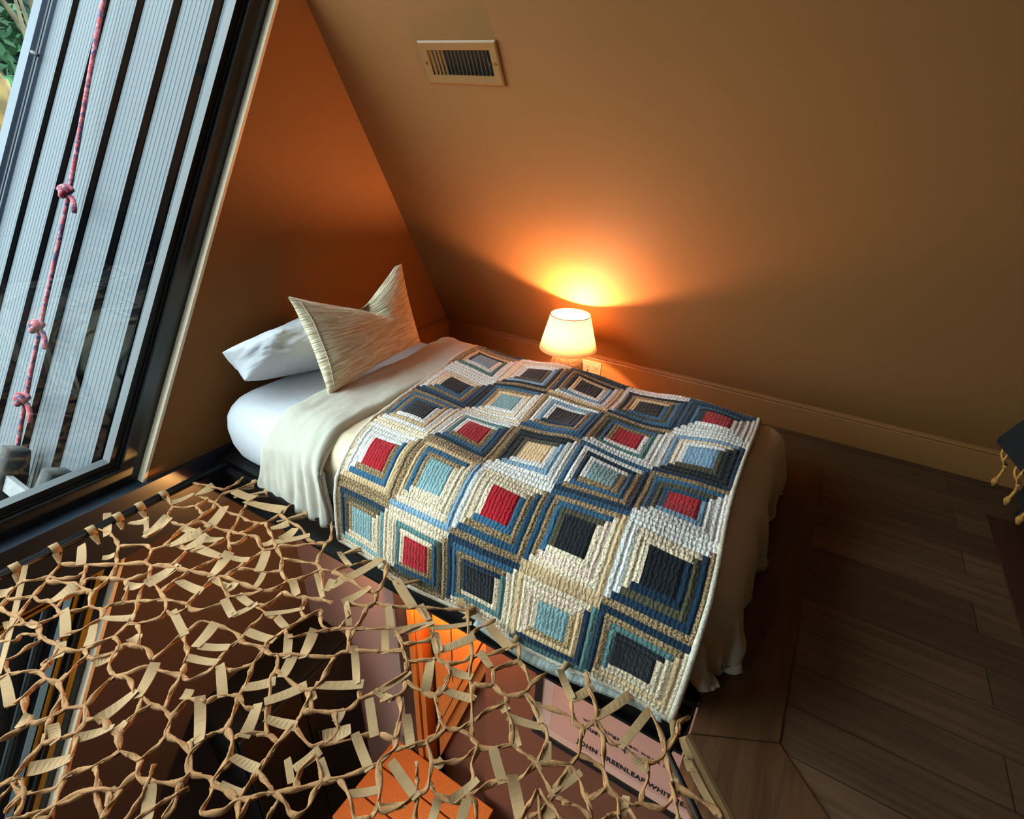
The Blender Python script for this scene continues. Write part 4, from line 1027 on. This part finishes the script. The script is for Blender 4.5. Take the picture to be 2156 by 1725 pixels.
for k, (x0, y0, x1, y1, w) in enumerate(S_sorted):
    ex, ey = (x1 - x0) * 0.14, (y1 - y0) * 0.14
    b = strap((x0 - ex, y0 - ey, NET_Z + 0.004), (x1 + ex, y1 + ey, NET_Z + 0.004), w, roll=rnd.uniform(-0.45, 0.45))
    if k < 92:
        from_bm('strap', b, 'strap', net)
    else:
        me = bpy.data.meshes.new('t')
        b.to_mesh(me)
        b.free()
        rest.from_mesh(me)
        bpy.data.meshes.remove(me)
o = from_bm('strap_rest', rest, 'strap', net)
o['kind'] = 'stuff'

# black rail that carries the net
rail = empty('net_rail', (-1.845, 0.868, NET_Z))
tag(rail, 'black steel tube rail around the opening that the webbing net is tied to', 'rail')
tube('tube', [(-1.845, -2.2, NET_Z), (-1.845, 0.903, NET_Z)], 0.015, 'frame', rail, 14)
tube('tube', [(-1.845, 0.903, NET_Z - 0.02), (-0.012, 0.903, NET_Z - 0.02)], 0.014, 'frame', rail, 14)
tube('tube', [(-0.012, 0.903, NET_Z - 0.03), (-0.03, 0.80, NET_Z - 0.05), (0.89, -0.12, NET_Z - 0.05)], 0.008, 'gasket', rail, 14)
for y in (0.16, -0.6, -1.4):
    box('bracket', (-1.945, y, NET_Z - 0.012), (-1.845, y + 0.035, NET_Z + 0.012), 'steel', rail)
for x in (-1.3, -0.7):
    box('bracket', (x, 0.903, NET_Z - 0.03), (x + 0.035, 0.93, NET_Z - 0.01), 'steel', rail)
# loops around the rail
def rail_loop(c, axis, tail):
    """webbing wrapped over the tube, its two legs pinched together at the tail"""
    c, tail = Vector(c), Vector(tail)
    ax = Vector(axis).normalized()
    out = (tail - c)
    out.z = 0
    out = (out - ax * out.dot(ax)).normalized()
    bm = bmesh.new()
    rows = []
    prof = []
    R = 0.0175
    prof.append((tail, 0.004))
    for k in range(7):
        a = -0.9 + (math.pi + 1.2) * k / 6
        prof.append((c + out * R * math.cos(a) + Vector((0, 0, 1)) * R * math.sin(a), 0.012))
    prof.append((tail + Vector((0, 0, -0.004)), 0.004))
    for p, hw in prof:
        rows.append([bm.verts.new(inv(p - ax * hw, net)), bm.verts.new(inv(p + ax * hw, net))])
    for a, b in zip(rows, rows[1:]):
        bm.faces.new((a[0], a[1], b[1], b[0]))
    o = from_bm('rail_loop', bm, 'strap', net, smooth=True)
    s = o.modifiers.new('thickness', 'SOLIDIFY')
    s.thickness = 0.0016
for y, dx, dy in ((0.235, 0.075, -0.02), (0.335, 0.08, -0.02), (0.435, 0.085, -0.015), (0.515, 0.07, -0.02), (0.585, 0.075, -0.02), (0.665, 0.09, 0.0), (0.10, 0.08, 0.01), (-0.05, 0.08, 0.0), (-0.2, 0.08, 0.02)):
    rail_loop((-1.845, y, NET_Z), (0, 1, 0), (-1.845 + dx, y + dy, NET_Z))
for x, dx, dy in ((-1.66, -0.02, -0.07), (-1.58, -0.05, -0.08), (-1.36, -0.03, -0.08), (-1.07, -0.02, -0.07), (-0.93, -0.02, -0.05), (-0.62, 0.0, -0.06), (-0.48, 0.02, -0.07), (-0.32, 0.0, -0.07), (-0.15, -0.02, -0.08), (-0.05, 0.02, -0.07)):
    rail_loop((x, 0.903, NET_Z - 0.02), (1, 0, 0), (x + dx, 0.878 + dy, NET_Z))

# ------------------------------------------------------------------ bed
def drape(X, Y, x0, x1, y0, y1, top, R):
    """cloth coordinates over a rounded box: inside stays flat on top, outside bends down round radius R"""
    cx, cy = np.clip(X, x0, x1), np.clip(Y, y0, y1)
    ox, oy = X - cx, Y - cy
    d = np.hypot(ox, oy)
    dd = np.maximum(d, 1e-9)
    q = R * math.pi / 2
    hor = np.where(d < q, R * np.sin(np.minimum(d, q) / R), R)
    drop = np.where(d < q, R * (1 - np.cos(np.minimum(d, q) / R)), R + d - q)
    px = cx + ox / dd * hor
    py = cy + oy / dd * hor
    return np.stack([px, py, top - drop], -1), d, drop, ox / dd, oy / dd

def vnoise(X, Y, s, off=0.0, o=3):
    out = np.zeros(X.shape)
    it = np.nditer([X, Y], flags=['multi_index'])
    for a, b in it:
        v, amp, f = 0.0, 1.0, s
        for _ in range(o):
            v += amp * mnoise.noise(Vector((float(a) * f, float(b) * f, off)))
            amp *= 0.5
            f *= 2.1
        out[it.multi_index] = v
    return out

bed = empty('mattress', (-0.95, 1.44, -0.02))
tag(bed, 'white-sheeted mattress at the head of the bed, under the pillows', 'mattress')
def rrect(x0, x1, y0, y1, rad, n=10):
    out = []
    for cx, cy, a0 in ((x1 - rad, y1 - rad, 0), (x0 + rad, y1 - rad, 90), (x0 + rad, y0 + rad, 180), (x1 - rad, y0 + rad, 270)):
        for k in range(n + 1):
            a = math.radians(a0 + 90 * k / n)
            out.append((cx + rad * math.cos(a), cy + rad * math.sin(a)))
    return out
bm = bmesh.new()
rings = []
prof = [(-0.018, 0.03), (-0.010, 0.016), (0.01, 0.004), (0.06, -0.010), (0.12, -0.014), (0.165, -0.008), (0.195, 0.006), (0.218, 0.024), (0.233, 0.046), (0.240, 0.075), (0.244, 0.16), (0.247, 0.30)]
for z, ins in prof:
    rings.append([bm.verts.new(inv((x, y, z + 0.004 * nz(x * 5, y * 5, z * 9)), bed)) for x, y in rrect(-1.90 + ins, -0.045 - ins, 0.95 + ins, 1.93 - ins, max(0.03, 0.115 - ins * 0.3))])
for p, q in zip(rings, rings[1:]):
    for k in range(len(p)):
        j = (k + 1) % len(p)
        bm.faces.new((p[k], p[j], q[j], q[k]))
bm.faces.new(rings[0][::-1])
bm.faces.new(rings[-1])
from_bm('fitted_sheet', bm, 'sheet', bed, smooth=True)

# comforter under the quilt, hanging over the foot
dv = empty('duvet', (-0.7, 1.44, 0.0))
tag(dv, 'cream duvet under the patchwork quilt, hanging in folds at the foot of the bed', 'duvet')
us = np.linspace(-1.44, 0.335, 120)
vs = np.linspace(0.76, 2.13, 110)
X, Y = np.meshgrid(us, vs, indexing='ij')
P, d, drop, nx, ny = drape(X, Y, -2.5, -0.085, 1.04, 1.87, 0.266, 0.10)
foot = np.clip((drop - 0.05) / 0.2, 0, 1) * (nx > 0.3)
tang = Y * 1.0
fold = 0.5 + 0.5 * np.sin(tang * 26 + 1.2 * np.sin(tang * 9 + 1)) + 0.35 * np.sin(tang * 47 + 2)
amp = 0.034 * foot * fold
P[..., 0] += nx * amp
P[..., 1] += ny * amp
n1 = vnoise(X, Y, 5.5, 3.1)
P[..., 2] += 0.012 * n1 * (1 - foot) 
P[..., 0] += 0.008 * n1 * foot
# uneven hem
hem = np.where(nx > 0.3, 0.055 * (0.5 + 0.5 * np.sin(tang * 17 + 0.6)) + 0.03 * np.sin(tang * 7), 0.0)
P[..., 2] += hem * np.clip(drop / 0.26, 0, 1)
P[..., 2] = np.maximum(P[..., 2], 0.012 + 0.004 * np.sin(tang * 40))
P[..., 1] = np.where((ny < -0.5), np.maximum(P[..., 1], 0.922), P[..., 1])
grid_mesh('cover', P, 'duvet', dv, thick=0.014, offset=-1)

# turned-down linen sheet
fs = empty('turned_down_sheet', (-1.42, 1.44, 0.28))
tag(fs, 'pale linen sheet turned down between the pillows and the patchwork quilt', 'sheet')
us = np.linspace(0, 1, 46)
vs = np.linspace(0.62, 2.13, 110)
U, V = np.meshgrid(us, vs, indexing='ij')
s_near = np.clip((1.10 - V) / 0.45, 0, 1)
Xl = -1.525 - 0.10 * s_near ** 1.6 + 0.012 * np.sin(V * 9)
Xr = -1.275 + 0.03 * s_near - 0.03 * np.clip(V - 1.4, 0, 1)
X = Xl + (Xr - Xl) * U
P, d, drop, nx, ny = drape(X, V, -9, 9, 1.045, 1.86, 0.292, 0.145)
n1 = vnoise(X, V, 7.0, 1.7)
n2 = vnoise(X * 3.2, V, 5.0, 8.0)
P[..., 2] += 0.007 * n1 * (drop < 0.1)
hang = np.clip(drop / 0.3, 0, 1)
ripple = 0.018 * hang * np.sin(X * 52 + 2.2 * np.sin(V * 6)) * np.clip((U - 0.35) * 2, 0, 1) + 0.010 * hang * n2
P[..., 1] += np.where(ny < 0, -np.abs(ripple) - 0.003, np.abs(ripple))
P[..., 2] += 0.004 * n2
edge = np.minimum(U, 1 - U)
P[..., 2] -= np.where(drop < 0.12, 0.016 * np.clip(1 - edge / 0.07, 0, 1) ** 2, 0)
grid_mesh('linen', P, 'fold', fs, thick=0.018, offset=-1)
P2 = P.copy()[34:, :, :]
P2[..., 0] += 0.008
P2[..., 2] -= np.where(drop[34:] < 0.12, 0.016, 0.004)
P2[..., 1] += np.where((drop[34:] >= 0.12) & (ny[34:] < 0), 0.014, 0)
grid_mesh('hem', P2, 'fold', fs, thick=0.008, offset=-1)

# ------------------------------------------------------------------ patchwork quilt (log cabin blocks, alternately turned)
PAL = {
    'n': ((26, 46, 64), 0.12), 'B': ((54, 94, 122), 0.25), 'b': ((38, 70, 94), 0.2), 'r': ((150, 124, 92), 0.85),
    'o': ((78, 72, 54), 0.45), 'k': ((28, 29, 33), 0.12), 't': ((206, 172, 130), 0.15), 'w': ((226, 222, 216), 0.42),
    'c': ((230, 208, 178), 0.5), 'g': ((126, 156, 158), 0.15), 'e': ((88, 122, 122), 0.3), 'R': ((164, 22, 34), 0.06),
    'L': ((122, 152, 176), 0.25), 'p': ((232, 200, 180), 0.45), 'm': ((190, 160, 116), 0.9)}
# rows from the near hem to the far side; per block: centre, four dark logs, four light logs (inner to outer)
BLOCKS = [
    ['g ronr ccgc', 'R rbor cecc', 'k nrBn cecc', 'g mtne cpct', 'k kern cctc'],
    ['R rBtr wwwc', 'g rBtr cccL', 'R Brbr cccw', 'k oBrb cpct', 'k nonr ccww'],
    ['k brBr wtwc', 'R rBnr weww', 't okkr wLww', 'g rBrn wnwB', 'R boBr Lwww'],
    ['k Brbn ccww', 'g trBk wcwc', 'k nrBb wLwr', 'R rBor weww', 'L okkn wcLw'],
    ['L ntrr weww', 'k oLkr wwcc', 'k tkrn wLwt', 'k BoBn trkw', 'R kBnb wwww'],
    ['k rokb wwcw', 'g korr wtww', 'k nrBk wcww', 'R bror wwww', 'k nrtb cwwL'],
    ['R Brno wwcw', 'k rBkr cwww', 'g onrb wwcw', 'k Brkn ccww', 'R rnBo wwcw']]
NB = 13
SUB = 4
BS = 0.243
nx_c, ny_c = 5 * NB, 7 * NB
cell_col = np.zeros((nx_c, ny_c, 4))
puff_a = np.zeros((nx_c * SUB + 1, ny_c * SUB + 1))
rq = random.Random(5)
cell_kind = np.zeros((nx_c, ny_c), int)     # 0 centre, 1 log running along X, 2 log running along Y
for row in range(7):
    for col in range(5):
        cc, dk, lt = BLOCKS[row][col].split()
        nw = (row + col) % 2 == 0            # dark logs on the far / head sides, else on the near / foot sides
        jit = {}
        for i in range(NB):
            for j in range(NB):
                di, dj = i - 6, j - 6
                k = max(abs(di), abs(dj)) - 2
                if k <= 0:
                    key = cc
                    side = 'C'
                else:
                    if abs(di) > abs(dj):
                        side = 'E' if di > 0 else 'W'
                    else:
                        side = 'N' if dj > 0 else 'S'
                    dark = side in ('NW' if nw else 'ES')
                    key = (dk if dark else lt)[k - 1]
                if (side, k) not in jit:
                    jit[(side, k)] = rq.uniform(0.86, 1.14)
                c, sp = PAL[key]
                c = [v * jit[(side, k)] for v in lin(c)]
                cell_col[col * NB + i, row * NB + j] = (*c, sp)
                cell_kind[col * NB + i, row * NB + j] = 0 if side == 'C' else (1 if side in 'NS' else 2)
NU, NV = nx_c * SUB + 1, ny_c * SUB + 1
iu = np.arange(NU)
iv = np.arange(NV)
U, V = np.meshgrid(iu / (NU - 1), iv / (NV - 1), indexing='ij')
s_arc = np.interp(V * 7, [0, 1, 2, 3, 4, 5, 6, 7], [0.0, 0.245, 0.505, 0.772, 1.020, 1.270, 1.515, 1.76])     # length up from the near hem
HEM = 0.445                                   # cloth length from hem to the start of the flat top
Ycl = 1.045 + (s_arc - HEM)
wid = np.clip((Ycl - 0.95) / 0.92, 0, 1)
Xq = (-1.175 - 0.155 * wid) * (1 - U) + (-0.048 - 0.052 * wid) * U + 0.008 * np.sin(V * 11)
P, d, drop, nxx, nyy = drape(Xq, Ycl, -9, 9, 1.045, 1.85, 0.294, 0.170)
# normal of the draped surface in the YZ plane
q = 0.170 * math.pi / 2
ang = np.clip(d / 0.170, 0, math.pi / 2)
Nn = np.stack([np.zeros_like(ang), nyy * np.sin(ang), np.cos(ang)], -1)
# puffed logs
gi, gj = np.meshgrid(np.minimum(iu // SUB, nx_c - 1), np.minimum(iv // SUB, ny_c - 1), indexing='ij')
fu = np.abs(np.sin(math.pi * iu / SUB))[:, None] * np.ones((1, NV))
fv = np.abs(np.sin(math.pi * iv / SUB))[None, :] * np.ones((NU, 1))
kind = cell_kind[gi, gj]
# valley on every log edge: along X logs the profile follows v, along Y logs it follows u
pf = np.where(kind == 1, fv, np.where(kind == 2, fu, 0.75))
pf = np.where((iu % NB == 0)[:, None] & False, 0, pf)
big = vnoise(Xq, Ycl, 3.2, 5.0, 2)
P = P + Nn * (0.0040 * pf + 0.021 * big * np.clip(1 - drop / 0.5, 0.3, 1))[..., None]
# slow waves of the top cloth and a slack hem
P[..., 2] += 0.010 * np.sin(Xq * 11 + Ycl * 6) * (drop < 0.05) * np.clip((Ycl - 1.05) / 0.2, 0, 1)
hangq = np.clip((drop - 0.12) / 0.28, 0, 1) * (nyy < 0)
P[..., 1] -= hangq * (0.012 + 0.010 * np.sin(Xq * 13 + 0.6))
P[..., 2] += hangq * 0.012 * np.sin(Xq * 5 + 2)
qo = empty('patchwork_quilt', (-0.68, 1.4, 0.29))
tag(qo, 'log-cabin patchwork quilt in blue, cream and red spread over the bed', 'quilt')
UVs = np.stack([U * 5 * BS, V * 7 * BS], -1)
top = grid_mesh('patchwork', P, 'quilt', qo, thick=0.011, uv=UVs, offset=-1)
me = top.data
ca = me.color_attributes.new('patch', 'FLOAT_COLOR', 'CORNER')
ci = (np.arange(NU - 1) // SUB)[:, None] * np.ones((1, NV - 1), int)
cj = (np.arange(NV - 1) // SUB)[None, :] * np.ones((NU - 1, 1), int)
fc = cell_col[ci, cj].reshape(-1, 4)
ca.data.foreach_set('color', np.repeat(fc, 4, axis=0).ravel().astype(np.float32))
# binding round the edge
peri = [P[0, j] for j in range(0, NV, 3)] + [P[i, -1] for i in range(0, NU, 3)] + [P[-1, j] for j in range(NV - 1, -1, -3)] + [P[i, 0] for i in range(NU - 1, -1, -3)]
peri.append(peri[0])
tube('binding', [Vector(p) - Vector((0, 0, 0.003)) for p in peri], 0.0085, 'binding', qo, 8)
# folded-back lining along the near hem by the foot
hemline = [P[i, 0] for i in range(int(NU * 0.5), NU - 4, 3)]
bm = bmesh.new()
rows = []
for k, p in enumerate(hemline):
    t = k / (len(hemline) - 1)
    w = 0.013 * math.sin(math.pi * min(1, t * 1.1 + 0.05)) ** 0.6
    p = Vector(p) + Vector((0, -0.004, -0.004))
    rows.append([bm.verts.new(inv(v, qo)) for v in (p + Vector((0, 0.008, 0.002)), p + Vector((0, -0.012 - w * 0.3, -0.004)), p + Vector((0.0, -0.016 - w * 0.6, -w * 1.1)), p + Vector((0, 0.004, -w * 1.25)))])
for a, b in zip(rows, rows[1:]):
    for k in range(4):
        j = (k + 1) % 4
        bm.faces.new((a[k], b[k], b[j], a[j]))
bm.faces.new(rows[0])
bm.faces.new(rows[-1][::-1])
bmesh.ops.recalc_face_normals(bm, faces=bm.faces)
from_bm('lining', bm, 'lining', qo, smooth=True)

# ------------------------------------------------------------------ pillows
def cushion(name, BL, BR, TL, TR, T, m, parent, nu=70, nv=46, pw=3.2, chop=0.0, seed=0.0, wr=0.004):
    """stuffed bag between four corners (bottom-left, bottom-right, top-left, top-right); chop dents the top edge"""
    BL, BR, TL, TR = [np.array(v, float) for v in (BL, BR, TL, TR)]
    u = np.linspace(-1, 1, nu)
    v = np.linspace(-1, 1, nv)
    U, V = np.meshgrid(u, v, indexing='ij')
    su, sv = (U + 1) / 2, (V + 1) / 2
    # edges draw in between the corners
    su2 = su + 0.035 * U * -(1 - np.abs(V) ** 2) 
    sv2 = sv + 0.035 * V * -(1 - np.abs(U) ** 2)
    base = (BL[None, None] * ((1 - su2) * (1 - sv2))[..., None] + BR[None, None] * (su2 * (1 - sv2))[..., None] + TL[None, None] * ((1 - su2) * sv2)[..., None] + TR[None, None] * (su2 * sv2)[..., None])
    ex = BR - BL
    ey = TL - BL
    nrm = np.cross(ex, ey)
    nrm /= np.linalg.norm(nrm)
    eyn = ey / np.linalg.norm(ey)
    th = T * (np.clip(1 - np.abs(U) ** pw, 0, 1) ** 0.55) * (np.clip(1 - np.abs(V) ** pw, 0, 1) ** 0.55)
    dent = np.zeros_like(U)
    if chop:
        uc = 0.0 + 0.5 * (1 - V) * 0.5
        tri = np.clip(1 - np.sqrt((U - uc) ** 2 + 0.006) / np.where(U < uc, 1.05, 0.85), 0, 1)
        dent = tri * np.clip((V + 0.55) / 1.55, 0, 1) ** 1.7
        base = base - eyn[None, None] * (chop * dent)[..., None]
    wr_n = vnoise(U + seed, V * 0.7, 2.6, seed)
    faces = []
    for sgn in (1, -1):
        crease = np.zeros_like(U)
        if chop:
            crease = 0.055 * np.exp(-((U - (0.02 + 0.55 * (1 - V) * 0.5)) / 0.10) ** 2) * np.clip((V + 0.1) / 1.0, 0, 1)
        h = sgn * (th * (1 - 0.35 * dent) + wr * wr_n * np.clip(th / T * 2, 0, 1)) - crease * (1 if sgn > 0 else 0.2) * np.clip(th / T * 2, 0, 1)
        faces.append(base + nrm[None, None] * h[..., None])
    n = nu * nv
    verts = np.concatenate([f.reshape(-1, 3) for f in faces]) - np.array(parent.location)
    i = np.arange(nu - 1)[:, None] * nv + np.arange(nv - 1)[None, :]
    F = np.stack([i, i + nv, i + nv + 1, i + 1], -1).reshape(-1, 4)
    allF = np.concatenate([F, F[:, ::-1] + n])
    me = bpy.data.meshes.new(name)
    me.from_pydata(verts.tolist(), [], allF.tolist())
    uvs = np.stack([su, sv], -1).reshape(-1, 2)
    uvs = np.concatenate([uvs, uvs])
    ul = me.uv_layers.new(name='UVMap')
    ul.data.foreach_set('uv', uvs[allF.reshape(-1)].ravel())
    bm = bmesh.new()
    bm.from_mesh(me)
    bmesh.ops.remove_doubles(bm, verts=bm.verts, dist=2e-4)
    bm.to_mesh(me)
    bm.free()
    o = link(name, me, m, parent, True)
    return o, faces

wp = empty('white_pillow', (-1.74, 1.30, 0.25))
tag(wp, 'plump white pillow lying against the gable wall behind the cream cushion', 'pillow')
cushion('pillowcase', (-1.765, 1.01, 0.325), (-1.655, 1.50, 0.268), (-1.845, 0.995, 0.425), (-1.895, 1.45, 0.455), 0.155, 'sheet', wp, pw=3.0, seed=2.0, wr=0.014)

cu = empty('cream_cushion', (-1.58, 1.45, 0.27))
tag(cu, 'cream pleated cushion with a dented top, leaning on the white pillow', 'cushion')
cc, fcs = cushion('cover', (-1.48, 1.15, 0.283), (-1.50, 1.70, 0.325), (-1.62, 1.145, 0.648), (-1.62, 1.74, 0.652), 0.066, 'pleat', cu, pw=2.8, chop=0.125, seed=5.0)
# stitched side seam
fr = fcs[0]
tube('seam', [Vector(fr[3, j]) + Vector((0.002, -0.001, 0.001)) for j in range(2, 44, 2)], 0.0022, 'binding', cu, 6)

# ------------------------------------------------------------------ bedside lamp
LX, LY = -1.0, 2.185
lamp = empty('table_lamp', (LX, LY, 0.0))
tag(lamp, 'small lit lamp with cone shade and stoneware base behind the bed', 'lamp')
lathe('base', [(0.0, 0.0), (0.062, 0.0), (0.072, 0.02), (0.083, 0.08), (0.086, 0.135), (0.080, 0.185), (0.066, 0.222), (0.044, 0.242), (0.028, 0.250), (0.026, 0.262), (0.0, 0.262)], 'stone', lamp, 36, (LX, LY, 0))
lathe('socket', [(0.0, 0.26), (0.016, 0.26), (0.016, 0.30), (0.012, 0.312), (0.0, 0.312)], 'brass', lamp, 16, (LX, LY, 0))
sh = lathe('shade', [(0.138, 0.262), (0.0935, 0.428), (0.0915, 0.428), (0.136, 0.262)], 'shade', lamp, 48, (LX, LY, 0), closed=True)
lathe('rim', [(0.0915, 0.4265), (0.0945, 0.4265), (0.0945, 0.4305), (0.0915, 0.4305)], 'screw', lamp, 48, (LX, LY, 0), closed=True)
bm = bmesh.new()
for a in (0, 2.094, 4.188):
    add_tube(bm, [Vector((0.012 * math.cos(a), 0.012 * math.sin(a), 0.308)), Vector((0.128 * math.cos(a), 0.128 * math.sin(a), 0.296))], 0.0016, 6)
from_bm('spider', bm, 'brass', lamp)
lathe('bulb', [(0.0, 0.372), (0.012, 0.370), (0.022, 0.358), (0.025, 0.344), (0.020, 0.328), (0.012, 0.314), (0.0, 0.312)], 'bulb', lamp, 20, (LX, LY, 0))
tube('cord', smooth_path([(LX + 0.06, LY + 0.02, 0.012), (LX + 0.05, LY + 0.16, 0.006), (LX + 0.02, 2.40, 0.006), (LX + 0.0, 2.462, 0.04), (LX - 0.005, 2.472, 0.062)], 6), 0.003, 'slot', lamp, 6)
ld = bpy.data.lights.new('lamp_light', 'POINT')
ld.energy = LAMP_W
ld.color = (1.0, 0.52, 0.26)
ld.shadow_soft_size = 0.012
lo = bpy.data.objects.new('lamp_light', ld)
COL.objects.link(lo)
lo.parent = lamp
lo.location = (0, 0, 0.392)

# ------------------------------------------------------------------ outlet
ot = empty('wall_outlet', (-0.985, YB - 0.016, 0.064))
tag(ot, 'cream double socket set sideways on the baseboard beside the lit lamp', 'outlet')
oy = YB - 0.016
box('plate', (-1.042, oy - 0.006, 0.029), (-0.928, oy + 0.001, 0.099), 'outlet', ot, bevel=0.003, seg=3)
for cx in (-1.010, -0.960):
    f = box('socket', (cx - 0.017, oy - 0.0085, 0.047), (cx + 0.017, oy - 0.004, 0.081), 'outlet', ot, bevel=0.0035, seg=3)
    for dz in (-0.0065, 0.0065):
        s = box('slot', (cx - 0.008, oy - 0.0092, 0.064 + dz - 0.001), (cx + 0.002, oy - 0.008, 0.064 + dz + 0.001), 'slot', ot)
        s.parent = f
    s = box('slot', (cx + 0.006, oy - 0.0092, 0.061), (cx + 0.011, oy - 0.008, 0.067), 'slot', ot)
    s.parent = f
sb = lathe('screw', [(0.0, 0.002), (0.003, 0.0016), (0.0034, 0.0)], 'screw', ot, 12, (0, 0, 0))
sb.rotation_euler = (math.pi / 2, 0, 0)
sb.location = (0.0, -0.006, 0.0)

# ------------------------------------------------------------------ air vent on the sloped wall
VX = Vector((1, 0, -0.035)).normalized()
VU = Vector((0, -SL, 1)).normalized()
VN = Vector((0, -1, -SL)).normalized()       # into the room
VC = Vector((-1.328, wall_y(1.388), 1.388))
vt = empty('air_vent', VC)
tag(vt, 'tan metal air vent grille set in the sloped wall above the bed', 'vent')
def vq(a, b, h): return VX * a + VU * b + VN * h
def vbox(bm, a0, a1, b0, b1, h0, h1):
    vs = [bm.verts.new(vq(a, b, h)) for a in (a0, a1) for b in (b0, b1) for h in (h0, h1)]
    for f in ((0, 1, 3, 2), (4, 6, 7, 5), (0, 4, 5, 1), (2, 3, 7, 6), (0, 2, 6, 4), (1, 5, 7, 3)):
        bm.faces.new([vs[i] for i in f])
bm = bmesh.new()
HW, HH, IW, IH = 0.168, 0.071, 0.135, 0.041
def vframe(bm):
    outer = [(-HW, -HH), (HW, -HH), (HW, HH), (-HW, HH)]
    inner = [(-IW, -IH), (IW, -IH), (IW, IH), (-IW, IH)]
    lip = [(-HW + 0.006, -HH + 0.006), (HW - 0.006, -HH + 0.006), (HW - 0.006, HH - 0.006), (-HW + 0.006, HH - 0.006)]
    layers = [(outer, 0.0), (outer, 0.006), (lip, 0.010), (inner, 0.008), (inner, -0.004)]
    rings = [[bm.verts.new(vq(a, b, h)) for a, b in L] for L, h in layers]
    for p, q in zip(rings, rings[1:]):
        for k in range(4):
            j = (k + 1) % 4
            bm.faces.new((p[k], p[j], q[j], q[k]))
vframe(bm)
bmesh.ops.recalc_face_normals(bm, faces=bm.faces)
from_bm('frame', bm, 'vent', vt)
bm = bmesh.new()
vbox(bm, -IW, IW, -IH, IH, 0.0005, 0.0012)
from_bm('cavity', bm, 'ventdark', vt)
for k in range(15):
    a = -IW + 0.018 + (2 * IW - 0.034) * k / 14
    bm = bmesh.new()
    vs = [bm.verts.new(vq(*c)) for c in ((a, -IH, 0.0062), (a + 0.0018, -IH, 0.0062), (a + 0.0046, -IH, 0.0012), (a + 0.002, -IH, 0.0012), (a, IH, 0.0062), (a + 0.0018, IH, 0.0062), (a + 0.0046, IH, 0.0012), (a + 0.002, IH, 0.0012))]
    for f in ((0, 1, 2, 3), (7, 6, 5, 4), (0, 4, 5, 1), (1, 5, 6, 2), (2, 6, 7, 3), (3, 7, 4, 0)):
        bm.faces.new([vs[i] for i in f])
    bmesh.ops.recalc_face_normals(bm, faces=bm.faces)
    from_bm('louver', bm, 'louver', vt)
bm = bmesh.new()
vbox(bm, IW - 0.010, IW - 0.003, -0.004, 0.004, 0.001, 0.012)
from_bm('lever', bm, 'brass', vt)
for a in (-0.151, 0.151):
    bm = bmesh.new()
    add_tube(bm, [vq(a, 0, 0.006), vq(a, 0, 0.0112)], 0.0042, 14)
    from_bm('screw', bm, 'screw', vt)

# ------------------------------------------------------------------ dark ottoman under a tasselled throw at the right edge
pf_ = empty('ottoman', (0.95, 2.25, 0.0))
tag(pf_, 'dark upholstered ottoman on round black feet against the sloped wall', 'ottoman')
box('body', (0.77, 1.98, 0.05), (1.32, 2.29, 0.46), 'navy', pf_, bevel=0.03, seg=4)
for x in (0.81, 1.28):
    for y in (2.02, 2.25):
        lathe('foot', [(0.0, 0.0), (0.024, 0.0), (0.03, 0.012), (0.022, 0.03), (0.014, 0.055), (0.0, 0.055)], 'black', pf_, 18, (x, y, 0))
th = empty('tasselled_throw', (0.95, 2.18, 0.47))
tag(th, 'navy throw with knotted ochre tassels draped over the dark ottoman', 'throw')
us = np.linspace(0.48, 1.60, 60)
vs = np.linspace(1.70, 2.50, 44)
X, Y = np.meshgrid(us, vs, indexing='ij')
P, d, drop, nx_, ny_ = drape(X, Y, 0.775, 1.315, 1.99, 2.27, 0.475, 0.035)
P[..., 2] = np.maximum(P[..., 2], 0.25)
P[..., 1] -= 0.012 * (ny_ < -0.3) * (1 + np.sin(X * 42)) * np.clip(drop / 0.1, 0, 1)
P[..., 0] -= np.clip(-nx_, 0, 1) * np.clip(drop / 0.2, 0, 1) * (0.04 + 0.05 * np.clip((Y - 2.0) / 0.3, 0, 1))
grid_mesh('cloth', P, 'navy', th, thick=0.006, offset=1)
def tassel(p, along_y=False):
    p = Vector(p)
    bm = bmesh.new()
    k1 = p + Vector((0.012, -0.006, -0.050))
    for s in (-1, 1):
        add_tube(bm, smooth_path([inv(p + (Vector((0.0, 0.030 * s, 0.02)) if along_y else Vector((0.030 * s, 0.0, 0.02))), th), inv(p + (Vector((-0.004, 0.024 * s, -0.022)) if along_y else Vector((0.024 * s, -0.004, -0.022))), th), inv(k1, th)], 4), 0.004, 7)
    add_tube(bm, [inv(k1 + Vector((0, 0, 0.008)), th), inv(k1, th), inv(k1 - Vector((0, 0, 0.01)), th)], lambda t: 0.008 * math.sin(math.pi * (0.2 + 0.6 * t)), 8)
    e = k1 + Vector((-0.006, -0.004, -0.058))
    add_tube(bm, smooth_path([inv(k1, th), inv(k1.lerp(e, 0.5) + Vector((0.003, 0, 0)), th), inv(e, th)], 4), 0.0045, 7)
    add_tube(bm, [inv(e + Vector((0, 0, 0.008)), th), inv(e - Vector((0, 0, 0.004)), th), inv(e - Vector((-0.002, 0, 0.024)), th)], lambda t: 0.006 + 0.005 * math.sin(math.pi * t), 8)
    from_bm('tassel', bm, 'tassel', th, smooth=True)
for x in (0.80, 0.93, 1.06, 1.19, 1.30):
    tassel((x, 1.93, 0.252))
for y in (1.99, 2.10, 2.22):
    tassel((0.70 - 0.14 * max(0, y - 2.0), y, 0.252), along_y=True)
